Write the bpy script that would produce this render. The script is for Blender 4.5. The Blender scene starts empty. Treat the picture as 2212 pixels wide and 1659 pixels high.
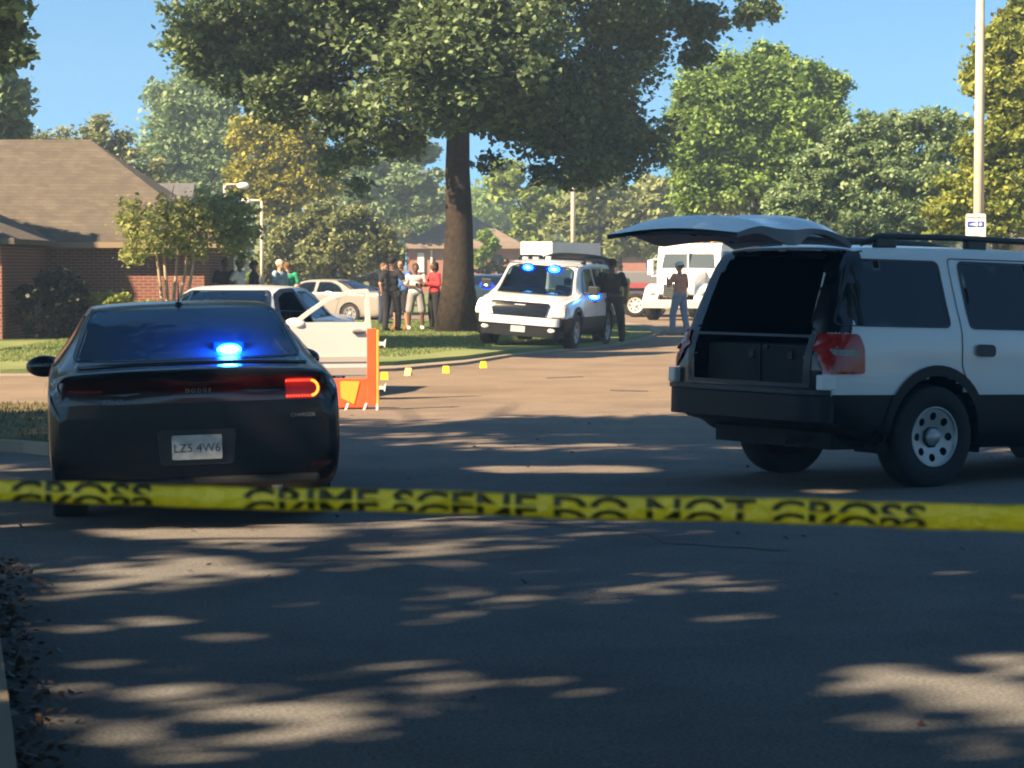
import bpy, bmesh, math, random
import numpy as np
from mathutils import Vector, Matrix
from mathutils.geometry import delaunay_2d_cdt
from mathutils.bvhtree import BVHTree
random.seed(7); RNG = np.random.default_rng(7)
sc = bpy.context.scene
COL = sc.collection
R = math.radians

# ------------------------------------------------------------ camera, sky, sun, exposure
FPX, EYE, HV = 5490.0, 1.70, 580.0          # focal length in reference units (frame 2212 x 1659), eye height
PITCH = math.atan((829.5-HV)/FPX)
cam_d = bpy.data.cameras.new('camera'); cam = bpy.data.objects.new('camera', cam_d); COL.objects.link(cam)
cam.location = (0, 0, EYE); cam.rotation_euler = (R(90)-PITCH, 0, 0)
cam_d.sensor_width = 36; cam_d.lens = 36*FPX/2212; cam_d.clip_start = .1; cam_d.clip_end = 3000
cam_d.dof.use_dof = True; cam_d.dof.focus_distance = 34; cam_d.dof.aperture_fstop = 11
sc.camera = cam
SUN_AZ = (0.80, 0.60); SUN_EL = 38.0         # horizontal direction the light travels, elevation
w = bpy.data.worlds.new('World'); sc.world = w; w.use_nodes = True
nt = w.node_tree; bg = nt.nodes['Background']
sky = nt.nodes.new('ShaderNodeTexSky'); sky.sky_type = 'NISHITA'; sky.sun_disc = False
sky.sun_elevation = R(SUN_EL); sky.sun_rotation = math.atan2(-SUN_AZ[0], -SUN_AZ[1])
sky.air_density = 1.0; sky.dust_density = .25; sky.ozone_density = 3.0; sky.altitude = 0
tc = nt.nodes.new('ShaderNodeTexCoord'); mp = nt.nodes.new('ShaderNodeMapping')
mp.inputs['Location'].default_value = (0, 0, .16); mp.inputs['Scale'].default_value = (1, 1, 1.5)
nt.links.new(tc.outputs['Generated'], mp.inputs[0]); nt.links.new(mp.outputs[0], sky.inputs[0])
tn = nt.nodes.new('ShaderNodeMix'); tn.data_type = 'RGBA'; tn.blend_type = 'MULTIPLY'; tn.inputs[0].default_value = 1; tn.inputs[7].default_value = (.48, .80, .82, 1)
nt.links.new(sky.outputs[0], tn.inputs[6]); nt.links.new(tn.outputs[2], bg.inputs[0]); bg.inputs[1].default_value = .078
sun_d = bpy.data.lights.new('sun', 'SUN'); sun = bpy.data.objects.new('sun', sun_d); COL.objects.link(sun)
sun_d.energy = 5.0; sun_d.angle = R(.75); sun_d.color = (1, .75, .47)
te = math.tan(R(SUN_EL)); SUNV = Vector((SUN_AZ[0], SUN_AZ[1], -te)).normalized()
sun.rotation_euler = SUNV.to_track_quat('-Z', 'Y').to_euler(); sun.location = (-40, -30, 60)
vs = sc.view_settings; vs.view_transform = 'Standard'; vs.look = 'None'; vs.gamma = 1; vs.exposure = 1.95
sc.cycles.filter_width = 2.0
sc.cycles.max_bounces = 6; sc.cycles.diffuse_bounces = 3; sc.cycles.glossy_bounces = 3; sc.cycles.transmission_bounces = 5
sc.cycles.transparent_max_bounces = 8; sc.cycles.volume_bounces = 0
sc.cycles.sample_clamp_indirect = 6

# ------------------------------------------------------------ helpers
def at(u, v, Y):
    """reference-frame coordinates + depth -> world point"""
    dx = (u-1106)/FPX; dz = (829.5-v)/FPX; c, s = math.cos(PITCH), math.sin(PITCH)
    y = c + dz*s; z = -s + dz*c
    k = Y/y
    return Vector((dx*k, Y, EYE + z*k))
def gxy(u, v, z=0):
    Y = (EYE-z)*FPX/(v-HV); return ((u-1106)/FPX*Y, Y)
def S(Y): return Y/FPX       # metres per reference unit at depth Y

def mat(name, col, rough=.6, metal=0, spec=.5, noise=0, nscale=8, col2=None, bump=0, bscale=60, emit=None, estr=0,
        trans=0, coat=0, sheen=0, detail=4):
    m = bpy.data.materials.new(name); m.use_nodes = True
    n = m.node_tree.nodes; l = m.node_tree.links; p = n['Principled BSDF']
    p.inputs['Base Color'].default_value = (*col, 1); p.inputs['Roughness'].default_value = rough
    p.inputs['Metallic'].default_value = metal; p.inputs['Specular IOR Level'].default_value = spec
    p.inputs['Coat Weight'].default_value = coat; p.inputs['Transmission Weight'].default_value = trans
    if emit: p.inputs['Emission Color'].default_value = (*emit, 1); p.inputs['Emission Strength'].default_value = estr
    if col2 or noise or bump:
        tcn = n.new('ShaderNodeTexCoord')
        if col2 or noise:
            nz = n.new('ShaderNodeTexNoise'); nz.inputs['Scale'].default_value = nscale; nz.inputs['Detail'].default_value = detail
            l.new(tcn.outputs['Object'], nz.inputs['Vector'])
            rp = n.new('ShaderNodeValToRGB'); rp.color_ramp.elements[0].position = .36; rp.color_ramp.elements[1].position = .66
            c2 = col2 or tuple(c*(1-noise) for c in col)
            rp.color_ramp.elements[0].color = (*col, 1); rp.color_ramp.elements[1].color = (*c2, 1)
            l.new(nz.outputs[0], rp.inputs[0]); l.new(rp.outputs[0], p.inputs['Base Color'])
        if bump:
            nb = n.new('ShaderNodeTexNoise'); nb.inputs['Scale'].default_value = bscale; nb.inputs['Detail'].default_value = 3
            bp = n.new('ShaderNodeBump'); bp.inputs['Strength'].default_value = bump; bp.inputs['Distance'].default_value = .02
            l.new(tcn.outputs['Object'], nb.inputs['Vector']); l.new(nb.outputs[0], bp.inputs['Height']); l.new(bp.outputs[0], p.inputs['Normal'])
    return m

def leafmat(name, c1, c2, trans=.35):
    m = bpy.data.materials.new(name); m.use_nodes = True
    n = m.node_tree.nodes; l = m.node_tree.links; p = n['Principled BSDF']; out = n['Material Output']
    a = n.new('ShaderNodeAttribute'); a.attribute_name = 'tint'
    rp = n.new('ShaderNodeValToRGB'); rp.color_ramp.elements[0].color = (*c1, 1); rp.color_ramp.elements[1].color = (*c2, 1)
    l.new(a.outputs['Fac'], rp.inputs[0]); l.new(rp.outputs[0], p.inputs['Base Color']); p.inputs['Roughness'].default_value = .5
    p.inputs['Specular IOR Level'].default_value = .35
    t = n.new('ShaderNodeBsdfTranslucent'); l.new(rp.outputs[0], t.inputs[0])
    mx = n.new('ShaderNodeMixShader'); mx.inputs[0].default_value = trans
    l.new(p.outputs[0], mx.inputs[1]); l.new(t.outputs[0], mx.inputs[2]); l.new(mx.outputs[0], out.inputs[0])
    return m

def tag(o, label=None, cat=None, group=None, kind=None):
    if label: o['label'] = label
    if cat: o['category'] = cat
    if group: o['group'] = group
    if kind: o['kind'] = kind
    return o
def empty(name, loc, rz=0, parent=None, rot=None):
    o = bpy.data.objects.new(name, None); COL.objects.link(o); o.location = loc
    o.rotation_euler = rot if rot else (0, 0, rz); o.parent = parent
    o.empty_display_size = .2
    return o
def mesh_obj(name, V, F, m, parent=None, smooth=False, mods=()):
    me = bpy.data.meshes.new(name); me.from_pydata([tuple(v) for v in V], [], [tuple(f) for f in F]); me.update()
    if smooth: me.polygons.foreach_set('use_smooth', [True]*len(me.polygons))
    if m: me.materials.append(m)
    o = bpy.data.objects.new(name, me); COL.objects.link(o); o.parent = parent
    for k, a in mods:
        md = o.modifiers.new(k.lower(), k)
        for q, val in a.items(): setattr(md, q, val)
    return o
def BEV(wd=.01, seg=2): return ('BEVEL', dict(width=wd, segments=seg, limit_method='ANGLE', angle_limit=R(40)))
def SOL(t=.01): return ('SOLIDIFY', dict(thickness=t, offset=-1))
def SUB(n=1): return ('SUBSURF', dict(levels=n, render_levels=n))

class MB:
    def __init__(s): s.V = []; s.F = []
    def add(s, V, F, M=None):
        o = len(s.V)
        s.V += [tuple(M @ Vector(v)) if M else tuple(v) for v in V]; s.F += [tuple(i+o for i in f) for f in F]; return s
    def box(s, x0, x1, y0, y1, z0, z1, M=None):
        V = [(x, y, z) for x in (x0, x1) for y in (y0, y1) for z in (z0, z1)]
        return s.add(V, [(0, 1, 3, 2), (4, 6, 7, 5), (0, 4, 5, 1), (2, 3, 7, 6), (0, 2, 6, 4), (1, 5, 7, 3)], M)
    def tube(s, pts, rad, n=8, cap=True):
        pts = [Vector(p) for p in pts]
        if not hasattr(rad, '__len__'): rad = [rad]*len(pts)
        V = []; F = []
        prev = None
        for i, p in enumerate(pts):
            d = (pts[min(i+1, len(pts)-1)]-pts[max(i-1, 0)]).normalized()
            if prev is None: a = d.orthogonal().normalized()
            else: a = (prev-d*prev.dot(d)).normalized()
            prev = a; b = d.cross(a)
            for k in range(n):
                t = 2*math.pi*k/n; V.append(p+(a*math.cos(t)+b*math.sin(t))*rad[i])
        for i in range(len(pts)-1):
            for k in range(n):
                F.append((i*n+k, i*n+(k+1) % n, (i+1)*n+(k+1) % n, (i+1)*n+k))
        if cap: F += [tuple(range(n))[::-1], tuple(range((len(pts)-1)*n, len(pts)*n))]
        return s.add(V, F)
    def lathe(s, prof, n=32, M=None):     # profile (r, y) around the y axis
        V = []; F = []; m = len(prof)
        for k in range(n):
            t = 2*math.pi*k/n
            for r, y in prof: V.append((r*math.cos(t), y, r*math.sin(t)))
        for k in range(n):
            for i in range(m-1):
                a = k*m+i; b = ((k+1) % n)*m+i
                F.append((a, b, b+1, a+1))
        return s.add(V, F, M)
    def ell(s, c, r, n=12, M=None):
        V = []; F = []
        for i in range(n+1):
            ph = math.pi*i/n
            for k in range(2*n):
                t = math.pi*k/n
                V.append((c[0]+r[0]*math.sin(ph)*math.cos(t), c[1]+r[1]*math.sin(ph)*math.sin(t), c[2]+r[2]*math.cos(ph)))
        for i in range(n):
            for k in range(2*n):
                F.append((i*2*n+k, (i+1)*2*n+k, (i+1)*2*n+(k+1) % (2*n), i*2*n+(k+1) % (2*n)))
        return s.add(V, F, M)
    def build(s, name, m, parent=None, smooth=False, mods=()):
        return mesh_obj(name, s.V, s.F, m, parent, smooth, mods)

def pip(P, poly):      # vectorised point in polygon
    x, y = P[:, 0], P[:, 1]; ins = np.zeros(len(P), bool); n = len(poly); j = n-1
    for i in range(n):
        xi, yi = poly[i]; xj, yj = poly[j]
        c = ((yi > y) != (yj > y)) & (x < (xj-xi)*(y-yi)/((yj-yi) if yj != yi else 1e-12)+xi)
        ins ^= c; j = i
    return ins
def rpoly(pts, r=.05, n=5):
    out = []; N = len(pts)
    for i in range(N):
        p = Vector(pts[i]); a = Vector(pts[i-1]); b = Vector(pts[(i+1) % N])
        rr = min(r if not hasattr(r, '__len__') else r[i], (a-p).length*.45, (b-p).length*.45)
        p0 = p+(a-p).normalized()*rr; p1 = p+(b-p).normalized()*rr
        for k in range(n+1):
            t = k/n; q = p0*(1-t)**2+p*2*t*(1-t)+p1*t*t; out.append((q.x, q.y))
    return out
def ring(c, r, n=32, a0=0, a1=2*math.pi, ry=None):
    return [(c[0]+r*math.cos(a0+(a1-a0)*k/n), c[1]+(ry or r)*math.sin(a0+(a1-a0)*k/n)) for k in range(n)]
def cdt(poly, holes=(), step=.08):
    V = []; E = []
    for L in [poly]+list(holes):
        pts = []
        for i in range(len(L)):
            a = Vector(L[i]); b = Vector(L[(i+1) % len(L)]); k = max(1, int((b-a).length/step))
            pts += [a.lerp(b, t/k) for t in range(k)]
        o = len(V); V += pts; E += [(o+i, o+(i+1) % len(pts)) for i in range(len(pts))]
    A = np.array([tuple(v) for v in V]); lo, hi = A.min(0), A.max(0)
    gx, gy = np.meshgrid(np.arange(lo[0]+step/2, hi[0], step), np.arange(lo[1]+step/2, hi[1], step))
    G = np.stack([gx.ravel(), gy.ravel()], 1)
    if len(G):
        ok = pip(G, poly)
        for h in holes: ok &= ~pip(G, h)
        G = G[ok]
        if len(G):
            d = np.min(np.linalg.norm(G[:, None]-A[None], axis=2), axis=1) if len(G)*len(A) < 4e6 else np.ones(len(G))
            V += [Vector(g) for g in G[d > step*.35]]
    v2, e2, f2, *_ = delaunay_2d_cdt([Vector(v).to_2d() for v in V], E, [], 0, 1e-5)
    P = np.array([tuple(v) for v in v2]); F = np.array([list(f) for f in f2 if len(f) == 3])
    C = P[F].mean(1); ok = pip(C, poly)
    for h in holes: ok &= ~pip(C, h)
    return P, F[ok]
def slab(name, poly, holes, plane, off, thick, m, parent=None, bevel=.004):
    """flat plate from a 2-D outline; plane(a,b,off)->3D"""
    P, F = cdt(poly, holes, .3); n = len(P)
    V = [plane(a, b, off) for a, b in P]+[plane(a, b, off+thick) for a, b in P]
    FF = [tuple(f) for f in F]+[tuple(i+n for i in f[::-1]) for f in F]
    cnt = {}
    for f in F:
        for i in range(3):
            e = (f[i], f[(i+1) % 3]); cnt[e] = 1
    for (a, b) in cnt:
        if (b, a) not in cnt: FF.append((b, a, a+n, b+n))
    return mesh_obj(name, V, FF, m, parent, mods=[BEV(bevel, 1)] if bevel else [])
XZ = lambda a, b, o: (a, o, b)
YZ = lambda a, b, o: (o, a, b)
XY = lambda a, b, o: (a, b, o)

def text_mesh(name, s, size, m, parent, M, ext=.001, bold=0, clip=None, sx=1):
    c = bpy.data.curves.new(name, 'FONT'); c.body = s; c.size = size; c.extrude = ext; c.offset = bold; c.resolution_u = 3
    c.align_x = 'CENTER'
    o = bpy.data.objects.new(name, c); COL.objects.link(o)
    dg = bpy.context.evaluated_depsgraph_get(); me = bpy.data.meshes.new_from_object(o.evaluated_get(dg))
    bpy.data.objects.remove(o)
    bm = bmesh.new(); bm.from_mesh(me)
    if sx != 1: bmesh.ops.scale(bm, vec=(sx, 1, 1), verts=bm.verts)
    if clip:
        for co, no in clip: bmesh.ops.bisect_plane(bm, geom=bm.verts[:]+bm.edges[:]+bm.faces[:], plane_co=co, plane_no=no, clear_outer=True)
    bm.transform(M) if M else None
    bm.to_mesh(me); bm.free(); me.materials.clear(); me.materials.append(m)
    o = bpy.data.objects.new(name, me); COL.objects.link(o); o.parent = parent
    return o
def copy_tree(o, parent=None):
    kids = [c for c in bpy.data.objects if c.parent == o]
    c = o.copy(); COL.objects.link(c); c.parent = parent
    for ch in kids: copy_tree(ch, c)
    return c

# ------------------------------------------------------------ materials
M = {}
M['asphalt'] = mat('asphalt', (.207, .169, .136), .95, spec=.15, col2=(.178, .147, .120), nscale=.9, bump=.35, bscale=120, detail=12)
def asphalt_mat():
    m = M['asphalt']; n = m.node_tree.nodes; l = m.node_tree.links; p = n['Principled BSDF']
    rp = [x for x in n if x.bl_idname == 'ShaderNodeValToRGB'][0]; tcn = [x for x in n if x.bl_idname == 'ShaderNodeTexCoord'][0]
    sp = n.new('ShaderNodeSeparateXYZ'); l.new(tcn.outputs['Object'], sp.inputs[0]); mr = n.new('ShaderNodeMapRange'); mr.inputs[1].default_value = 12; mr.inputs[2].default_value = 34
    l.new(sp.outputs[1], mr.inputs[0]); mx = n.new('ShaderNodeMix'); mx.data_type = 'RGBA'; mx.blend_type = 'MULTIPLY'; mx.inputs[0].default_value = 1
    g2 = n.new('ShaderNodeValToRGB'); g2.color_ramp.elements[0].color = (.70, .87, 1.10, 1); g2.color_ramp.elements[1].color = (1.05, .99, .90, 1); l.new(mr.outputs[0], g2.inputs[0])  # cool near, tan far: flare and shade tint painted into the asphalt colour
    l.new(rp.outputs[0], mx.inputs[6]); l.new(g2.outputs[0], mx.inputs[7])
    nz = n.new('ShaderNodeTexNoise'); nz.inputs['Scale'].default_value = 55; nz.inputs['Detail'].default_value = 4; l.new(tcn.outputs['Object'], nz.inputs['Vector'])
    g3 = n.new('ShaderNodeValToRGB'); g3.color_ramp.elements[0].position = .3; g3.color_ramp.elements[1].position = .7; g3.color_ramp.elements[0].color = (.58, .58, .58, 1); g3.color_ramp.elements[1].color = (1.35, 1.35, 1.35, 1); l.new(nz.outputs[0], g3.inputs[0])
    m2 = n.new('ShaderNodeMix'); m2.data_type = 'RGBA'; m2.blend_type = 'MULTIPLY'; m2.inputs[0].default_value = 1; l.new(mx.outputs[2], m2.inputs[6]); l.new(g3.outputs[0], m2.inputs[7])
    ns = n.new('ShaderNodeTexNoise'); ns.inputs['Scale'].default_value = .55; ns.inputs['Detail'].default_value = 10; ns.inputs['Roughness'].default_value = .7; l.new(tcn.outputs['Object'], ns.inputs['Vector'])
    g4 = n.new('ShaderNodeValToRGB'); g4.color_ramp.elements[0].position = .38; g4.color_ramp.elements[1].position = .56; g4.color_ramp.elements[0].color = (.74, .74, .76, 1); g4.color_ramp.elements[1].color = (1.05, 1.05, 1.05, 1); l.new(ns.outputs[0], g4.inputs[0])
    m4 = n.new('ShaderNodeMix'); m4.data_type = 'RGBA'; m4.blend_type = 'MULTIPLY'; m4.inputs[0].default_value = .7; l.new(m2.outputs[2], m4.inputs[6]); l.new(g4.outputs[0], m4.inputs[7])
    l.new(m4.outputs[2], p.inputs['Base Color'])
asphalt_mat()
M['tar'] = mat('tar_seal', (.105, .085, .075), .8, noise=.2, nscale=3)
M['concrete'] = mat('concrete', (.27, .225, .175), .9, spec=.2, col2=(.23, .195, .155), nscale=1.5, bump=.2)
M['lawn'] = mat('lawn', (.115, .175, .065), .95, spec=.1, col2=(.20, .215, .095), nscale=.45, bump=.5, bscale=40, detail=8)
M['field'] = mat('field', (.13, .14, .05), .95, spec=.1, col2=(.22, .19, .08), nscale=.08, detail=8)
M['blade'] = leafmat('grass_blade', (.11, .19, .04), (.31, .33, .14), .5)
M['bark'] = mat('bark', (.045, .035, .028), .95, spec=.1, col2=(.025, .02, .016), nscale=9, bump=.8, bscale=14)
M['palebark'] = mat('pale_bark', (.40, .31, .22), .85, noise=.35, nscale=6)
M['wpaint'] = mat('white_paint', (.64, .64, .635), .28, spec=.5, coat=.6)
M['silver'] = mat('silver_paint', (.25, .245, .225), .3, spec=.5, coat=.5)
M['black'] = mat('black_paint', (.004, .004, .006), .22, spec=.35, coat=.35)
M['clad'] = mat('dark_cladding', (.007, .007, .008), .5, spec=.3, noise=.1)
M['plastic'] = mat('black_plastic', (.014, .014, .015), .45)
M['rubber'] = mat('tyre_rubber', (.014, .014, .014), .85, noise=.3, nscale=20)
M['chrome'] = mat('bright_metal', (.62, .62, .62), .22, metal=1)
M['steel'] = mat('wheel_steel', (.38, .38, .38), .4, metal=.6, noise=.2)
M['tint'] = mat('tinted_glass', (.006, .009, .014), .06, spec=.5)
M['dglass'] = mat('door_glass', (.03, .04, .05), .05, spec=.6)
gm = bpy.data.materials.new('clear_glass'); gm.use_nodes = True
_n = gm.node_tree.nodes; _l = gm.node_tree.links
_t = _n.new('ShaderNodeBsdfTransparent'); _t.inputs[0].default_value = (.30, .42, .46, 1)
_g = _n.new('ShaderNodeBsdfGlossy'); _g.inputs['Roughness'].default_value = .04; _g.inputs['Color'].default_value = (.8, .9, 1, 1)
_f = _n.new('ShaderNodeFresnel'); _f.inputs[0].default_value = 1.6; _m = _n.new('ShaderNodeMixShader')
_l.new(_f.outputs[0], _m.inputs[0]); _l.new(_t.outputs[0], _m.inputs[1]); _l.new(_g.outputs[0], _m.inputs[2]); _l.new(_m.outputs[0], _n['Material Output'].inputs[0])
M['glass'] = gm
g2 = gm.copy(); g2.name = 'blue_glow_glass'; _n = g2.node_tree.nodes; _l = g2.node_tree.links
_mm = [x for x in _n if x.bl_idname == 'ShaderNodeMixShader'][0]; _tl = _n.new('ShaderNodeBsdfTranslucent'); _tl.inputs[0].default_value = (.5, .6, .8, 1)
_m2 = _n.new('ShaderNodeMixShader'); _m2.inputs[0].default_value = .22; _l.new(_mm.outputs[0], _m2.inputs[1]); _l.new(_tl.outputs[0], _m2.inputs[2])
_df = _n.new('ShaderNodeBsdfDiffuse'); _df.inputs[0].default_value = (.30, .42, .62, 1); _m3 = _n.new('ShaderNodeMixShader'); _m3.inputs[0].default_value = .22; _l.new(_m2.outputs[0], _m3.inputs[1]); _l.new(_df.outputs[0], _m3.inputs[2]); _l.new(_m3.outputs[0], _n['Material Output'].inputs[0])  # blue film coat imitates the sky reflection and the lamp halo
M['rglass'] = g2
M['seat'] = mat('seat_cloth', (.04, .045, .055), .9)
M['tan'] = mat('interior_trim', (.20, .19, .18), .8)
M['gtrim'] = mat('gate_trim', (.16, .18, .21), .5)
M['redlens'] = mat('red_lens', (.34, .014, .01), .2, coat=.3, noise=.15, nscale=30)
M['dimlens'] = mat('dull_clear_lens', (.26, .24, .22), .3, noise=.4, nscale=40)
M['darkred'] = mat('unlit_red_lens', (.022, .002, .002), .2, coat=.5)
M['clens'] = mat('clear_lens', (.6, .6, .58), .15, coat=.5, noise=.3, nscale=25)
M['redled'] = mat('lit_red_led', (.5, .02, .01), .3, emit=(1, .035, .012), estr=1.3)
M['orgled'] = mat('lit_amber_led', (.5, .1, .01), .3, emit=(1, .24, .02), estr=1.3)
M['blueled'] = mat('lit_blue_light', (.02, .1, .6), .3, emit=(.03, .42, 1), estr=4.5)
M['bluehot'] = mat('blue_light_core', (.3, .6, .9), .3, emit=(.30, .95, 1), estr=5)
M['bluehousing'] = mat('blue_light_housing', (.005, .03, .5), .3, emit=(0, .03, 1), estr=1.1)
M['headlit'] = mat('lit_headlamp', (.9, .8, .6), .3, emit=(1, .80, .42), estr=5)
M['plate'] = mat('plate_white', (.42, .46, .48), .5, noise=.25, nscale=20)
M['ink'] = mat('plate_ink', (.05, .07, .10), .6)
M['orange'] = mat('orange_fabric', (.85, .09, .018), .7, noise=.2, nscale=5)
M['orange2'] = mat('orange_reflective', (.95, .32, .04), .5)
M['wplastic'] = mat('white_plastic', (.8, .76, .68), .5)
M['yellow'] = mat('marker_yellow', (.85, .60, .03), .5, emit=None)
M['tape'] = mat('tape_yellow', (1.0, .68, .02), .35, col2=(.86, .57, .015), nscale=16, bump=.6, bscale=45)
M['tapeink'] = mat('tape_ink', (.05, .045, .008), .5)
M['brickroof'] = mat('roof_shingle', (.112, .096, .077), .95, col2=(.088, .075, .062), nscale=3, bump=.4, bscale=12, detail=8)
M['greyroof'] = mat('grey_shingle', (.12, .12, .125), .95, noise=.2, nscale=4)
M['tanroof'] = mat('tan_shingle', (.19, .145, .115), .95, col2=(.15, .115, .095), nscale=3)
M['trim'] = mat('white_trim', (.62, .58, .50), .7)
M['tantrim'] = mat('tan_trim', (.24, .18, .12), .7)
M['leafbrown'] = leafmat('dry_leaf', (.045, .028, .02), (.13, .075, .045), .1)
def courses(m, sc_, amt):
    n = m.node_tree.nodes; l = m.node_tree.links; p = n['Principled BSDF']; src = p.inputs['Base Color'].links[0].from_socket
    t = n.new('ShaderNodeTexCoord'); s_ = n.new('ShaderNodeSeparateXYZ'); c = n.new('ShaderNodeCombineXYZ'); ad = n.new('ShaderNodeMath'); ad.operation = 'ADD'
    l.new(t.outputs['Object'], s_.inputs[0]); l.new(s_.outputs[0], ad.inputs[0]); l.new(s_.outputs[1], ad.inputs[1]); l.new(ad.outputs[0], c.inputs[0]); l.new(s_.outputs[2], c.inputs[1])
    b = n.new('ShaderNodeTexBrick'); b.inputs['Scale'].default_value = 1; b.inputs['Brick Width'].default_value = .32; b.inputs['Row Height'].default_value = .085; b.inputs['Mortar Size'].default_value = .006
    b.inputs['Color1'].default_value = (1, 1, 1, 1); b.inputs['Color2'].default_value = (1-amt, 1-amt, 1-amt, 1); b.inputs['Mortar'].default_value = (.6, .6, .6, 1); l.new(c.outputs[0], b.inputs['Vector'])
    mx = n.new('ShaderNodeMix'); mx.data_type = 'RGBA'; mx.blend_type = 'MULTIPLY'; mx.inputs[0].default_value = 1; l.new(src, mx.inputs[6]); l.new(b.outputs[0], mx.inputs[7]); l.new(mx.outputs[2], p.inputs['Base Color'])
courses(M['brickroof'], 1, .22); courses(M['greyroof'], 1, .2)
def brick_mat(name, c1, c2):
    m = mat(name, c1, .9); n = m.node_tree.nodes; l = m.node_tree.links
    b = n.new('ShaderNodeTexBrick'); b.inputs['Scale'].default_value = 1; b.inputs['Brick Width'].default_value = .22; b.inputs['Row Height'].default_value = .075
    b.inputs['Mortar Size'].default_value = .008; b.inputs['Color1'].default_value = (*c1, 1); b.inputs['Color2'].default_value = (*c2, 1); b.inputs['Mortar'].default_value = (.25, .20, .17, 1)
    t = n.new('ShaderNodeTexCoord'); s = n.new('ShaderNodeSeparateXYZ'); ad = n.new('ShaderNodeMath'); ad.operation = 'ADD'; c = n.new('ShaderNodeCombineXYZ')
    l.new(t.outputs['Object'], s.inputs[0]); l.new(s.outputs[0], ad.inputs[0]); l.new(s.outputs[1], ad.inputs[1]); l.new(ad.outputs[0], c.inputs[0]); l.new(s.outputs[2], c.inputs[1])
    l.new(c.outputs[0], b.inputs['Vector']); l.new(b.outputs[0], n['Principled BSDF'].inputs['Base Color'])
    return m
M['brick'] = brick_mat('red_brick', (.19, .052, .034), (.145, .04, .027))
M['brick2'] = brick_mat('pale_red_brick', (.32, .12, .08), (.26, .095, .065))

# ------------------------------------------------------------ ground
def sheet(name, pts, z, m, thick=0, kind='structure', parent=None, step=None, zf=None):
    P, F = cdt(pts, (), step or 50)
    zf = zf or (lambda x, y: z)
    V = [(a, b, zf(a, b)) for a, b in P]; n = len(V); FF = [tuple(f) for f in F]
    FF = [f if (Vector(V[f[1]])-Vector(V[f[0]])).cross(Vector(V[f[2]])-Vector(V[f[0]])).z > 0 else f[::-1] for f in FF]
    if thick:
        cnt = set((f[i], f[(i+1) % 3]) for f in FF for i in range(3))
        V += [(x, y, q-thick) for x, y, q in V]
        FF += [(b, a, a+n, b+n) for a, b in cnt if (b, a) not in cnt]
    o = mesh_obj(name, V, FF, m, parent)
    if kind: o['kind'] = kind
    return o
def gz(y): return max(0, (y-100))*.0062
sheet('ground', [(-900, -40), (900, -40), (900, 100), (-900, 100)], -.03, M['field'])
sheet('far_ground', [(-900, 100), (900, 100), (900, 300), (-900, 300)], 0, M['field'], step=60, zf=lambda x, y: gz(y)-.03)
sheet('distant_terrain', [(-900, 300), (900, 300), (900, 2000), (-900, 2000)], 0, M['field'], step=200, zf=lambda x, y: gz(300)-.03)
ASPH = [(-60, -10), (30, -10), (30, 93), (12, 94), (12, 135), (5.2, 135), (4.2, 94), (-60, 93)]
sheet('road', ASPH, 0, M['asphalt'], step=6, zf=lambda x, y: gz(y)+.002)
for i, (u0, v0, u1, v1, wv) in enumerate([(1318, 842, 1400, 844, 3), (20, 886, 112, 878, 4), (1180, 816, 1260, 813, 2), (1395, 1150, 1440, 1172, 5), (1440, 1172, 1700, 1190, 4), (960, 1118, 1395, 1150, 3)]):
    a = gxy(u0, v0); b_ = gxy(u1, v1); a2 = gxy(u0, v0+wv); b2 = gxy(u1, v1+wv)
    k_ = 9; top_ = [(a[0]+(b_[0]-a[0])*q/k_, a[1]+(b_[1]-a[1])*q/k_+.03*math.sin(q*2.3+i)) for q in range(k_+1)]; bot_ = [(a2[0]+(b2[0]-a2[0])*q/k_, a2[1]+(b2[1]-a2[1])*q/k_+.03*math.sin(q*1.7+i)) for q in range(k_+1)]
    sheet('road_patch', top_+bot_[::-1], .0065, M['tar'])
def lawn(name, pts, z=.12, kerb=.3, label=None):
    cx = sum(p[0] for p in pts)/len(pts); cy = sum(p[1] for p in pts)/len(pts)
    sheet(name, pts, z, M['lawn'], thick=z+.02)
# middle corner lawn
g = lambda u, v: gxy(u, v, .1)
ML = [g(-400, 801), g(0, 800), g(430, 795), g(850, 783), g(1000, 771), g(1090, 759), g(1180, 751), g(1290, 741), g(1385, 726), g(1412, 716), g(1400, 709), g(1345, 703), g(1338, 697), (2.8, 78), (-30, 78), (-32, 42)]
ML = [(-36, 43)]+ML[1:]
lawn('lawn', ML)
LK = [(-36, 39.2)]+[gxy(u, v) for u, v in ((0, 819), (430, 815), (850, 802), (1005, 788), (1100, 772), (1200, 763), (1310, 751), (1400, 734), (1432, 718), (1410, 706), (1352, 700), (1345, 694))]+[(3.1, 78.6), (-36, 78.6)]
sheet('kerb_strip', LK, .05, M['concrete'], thick=.06)
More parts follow.
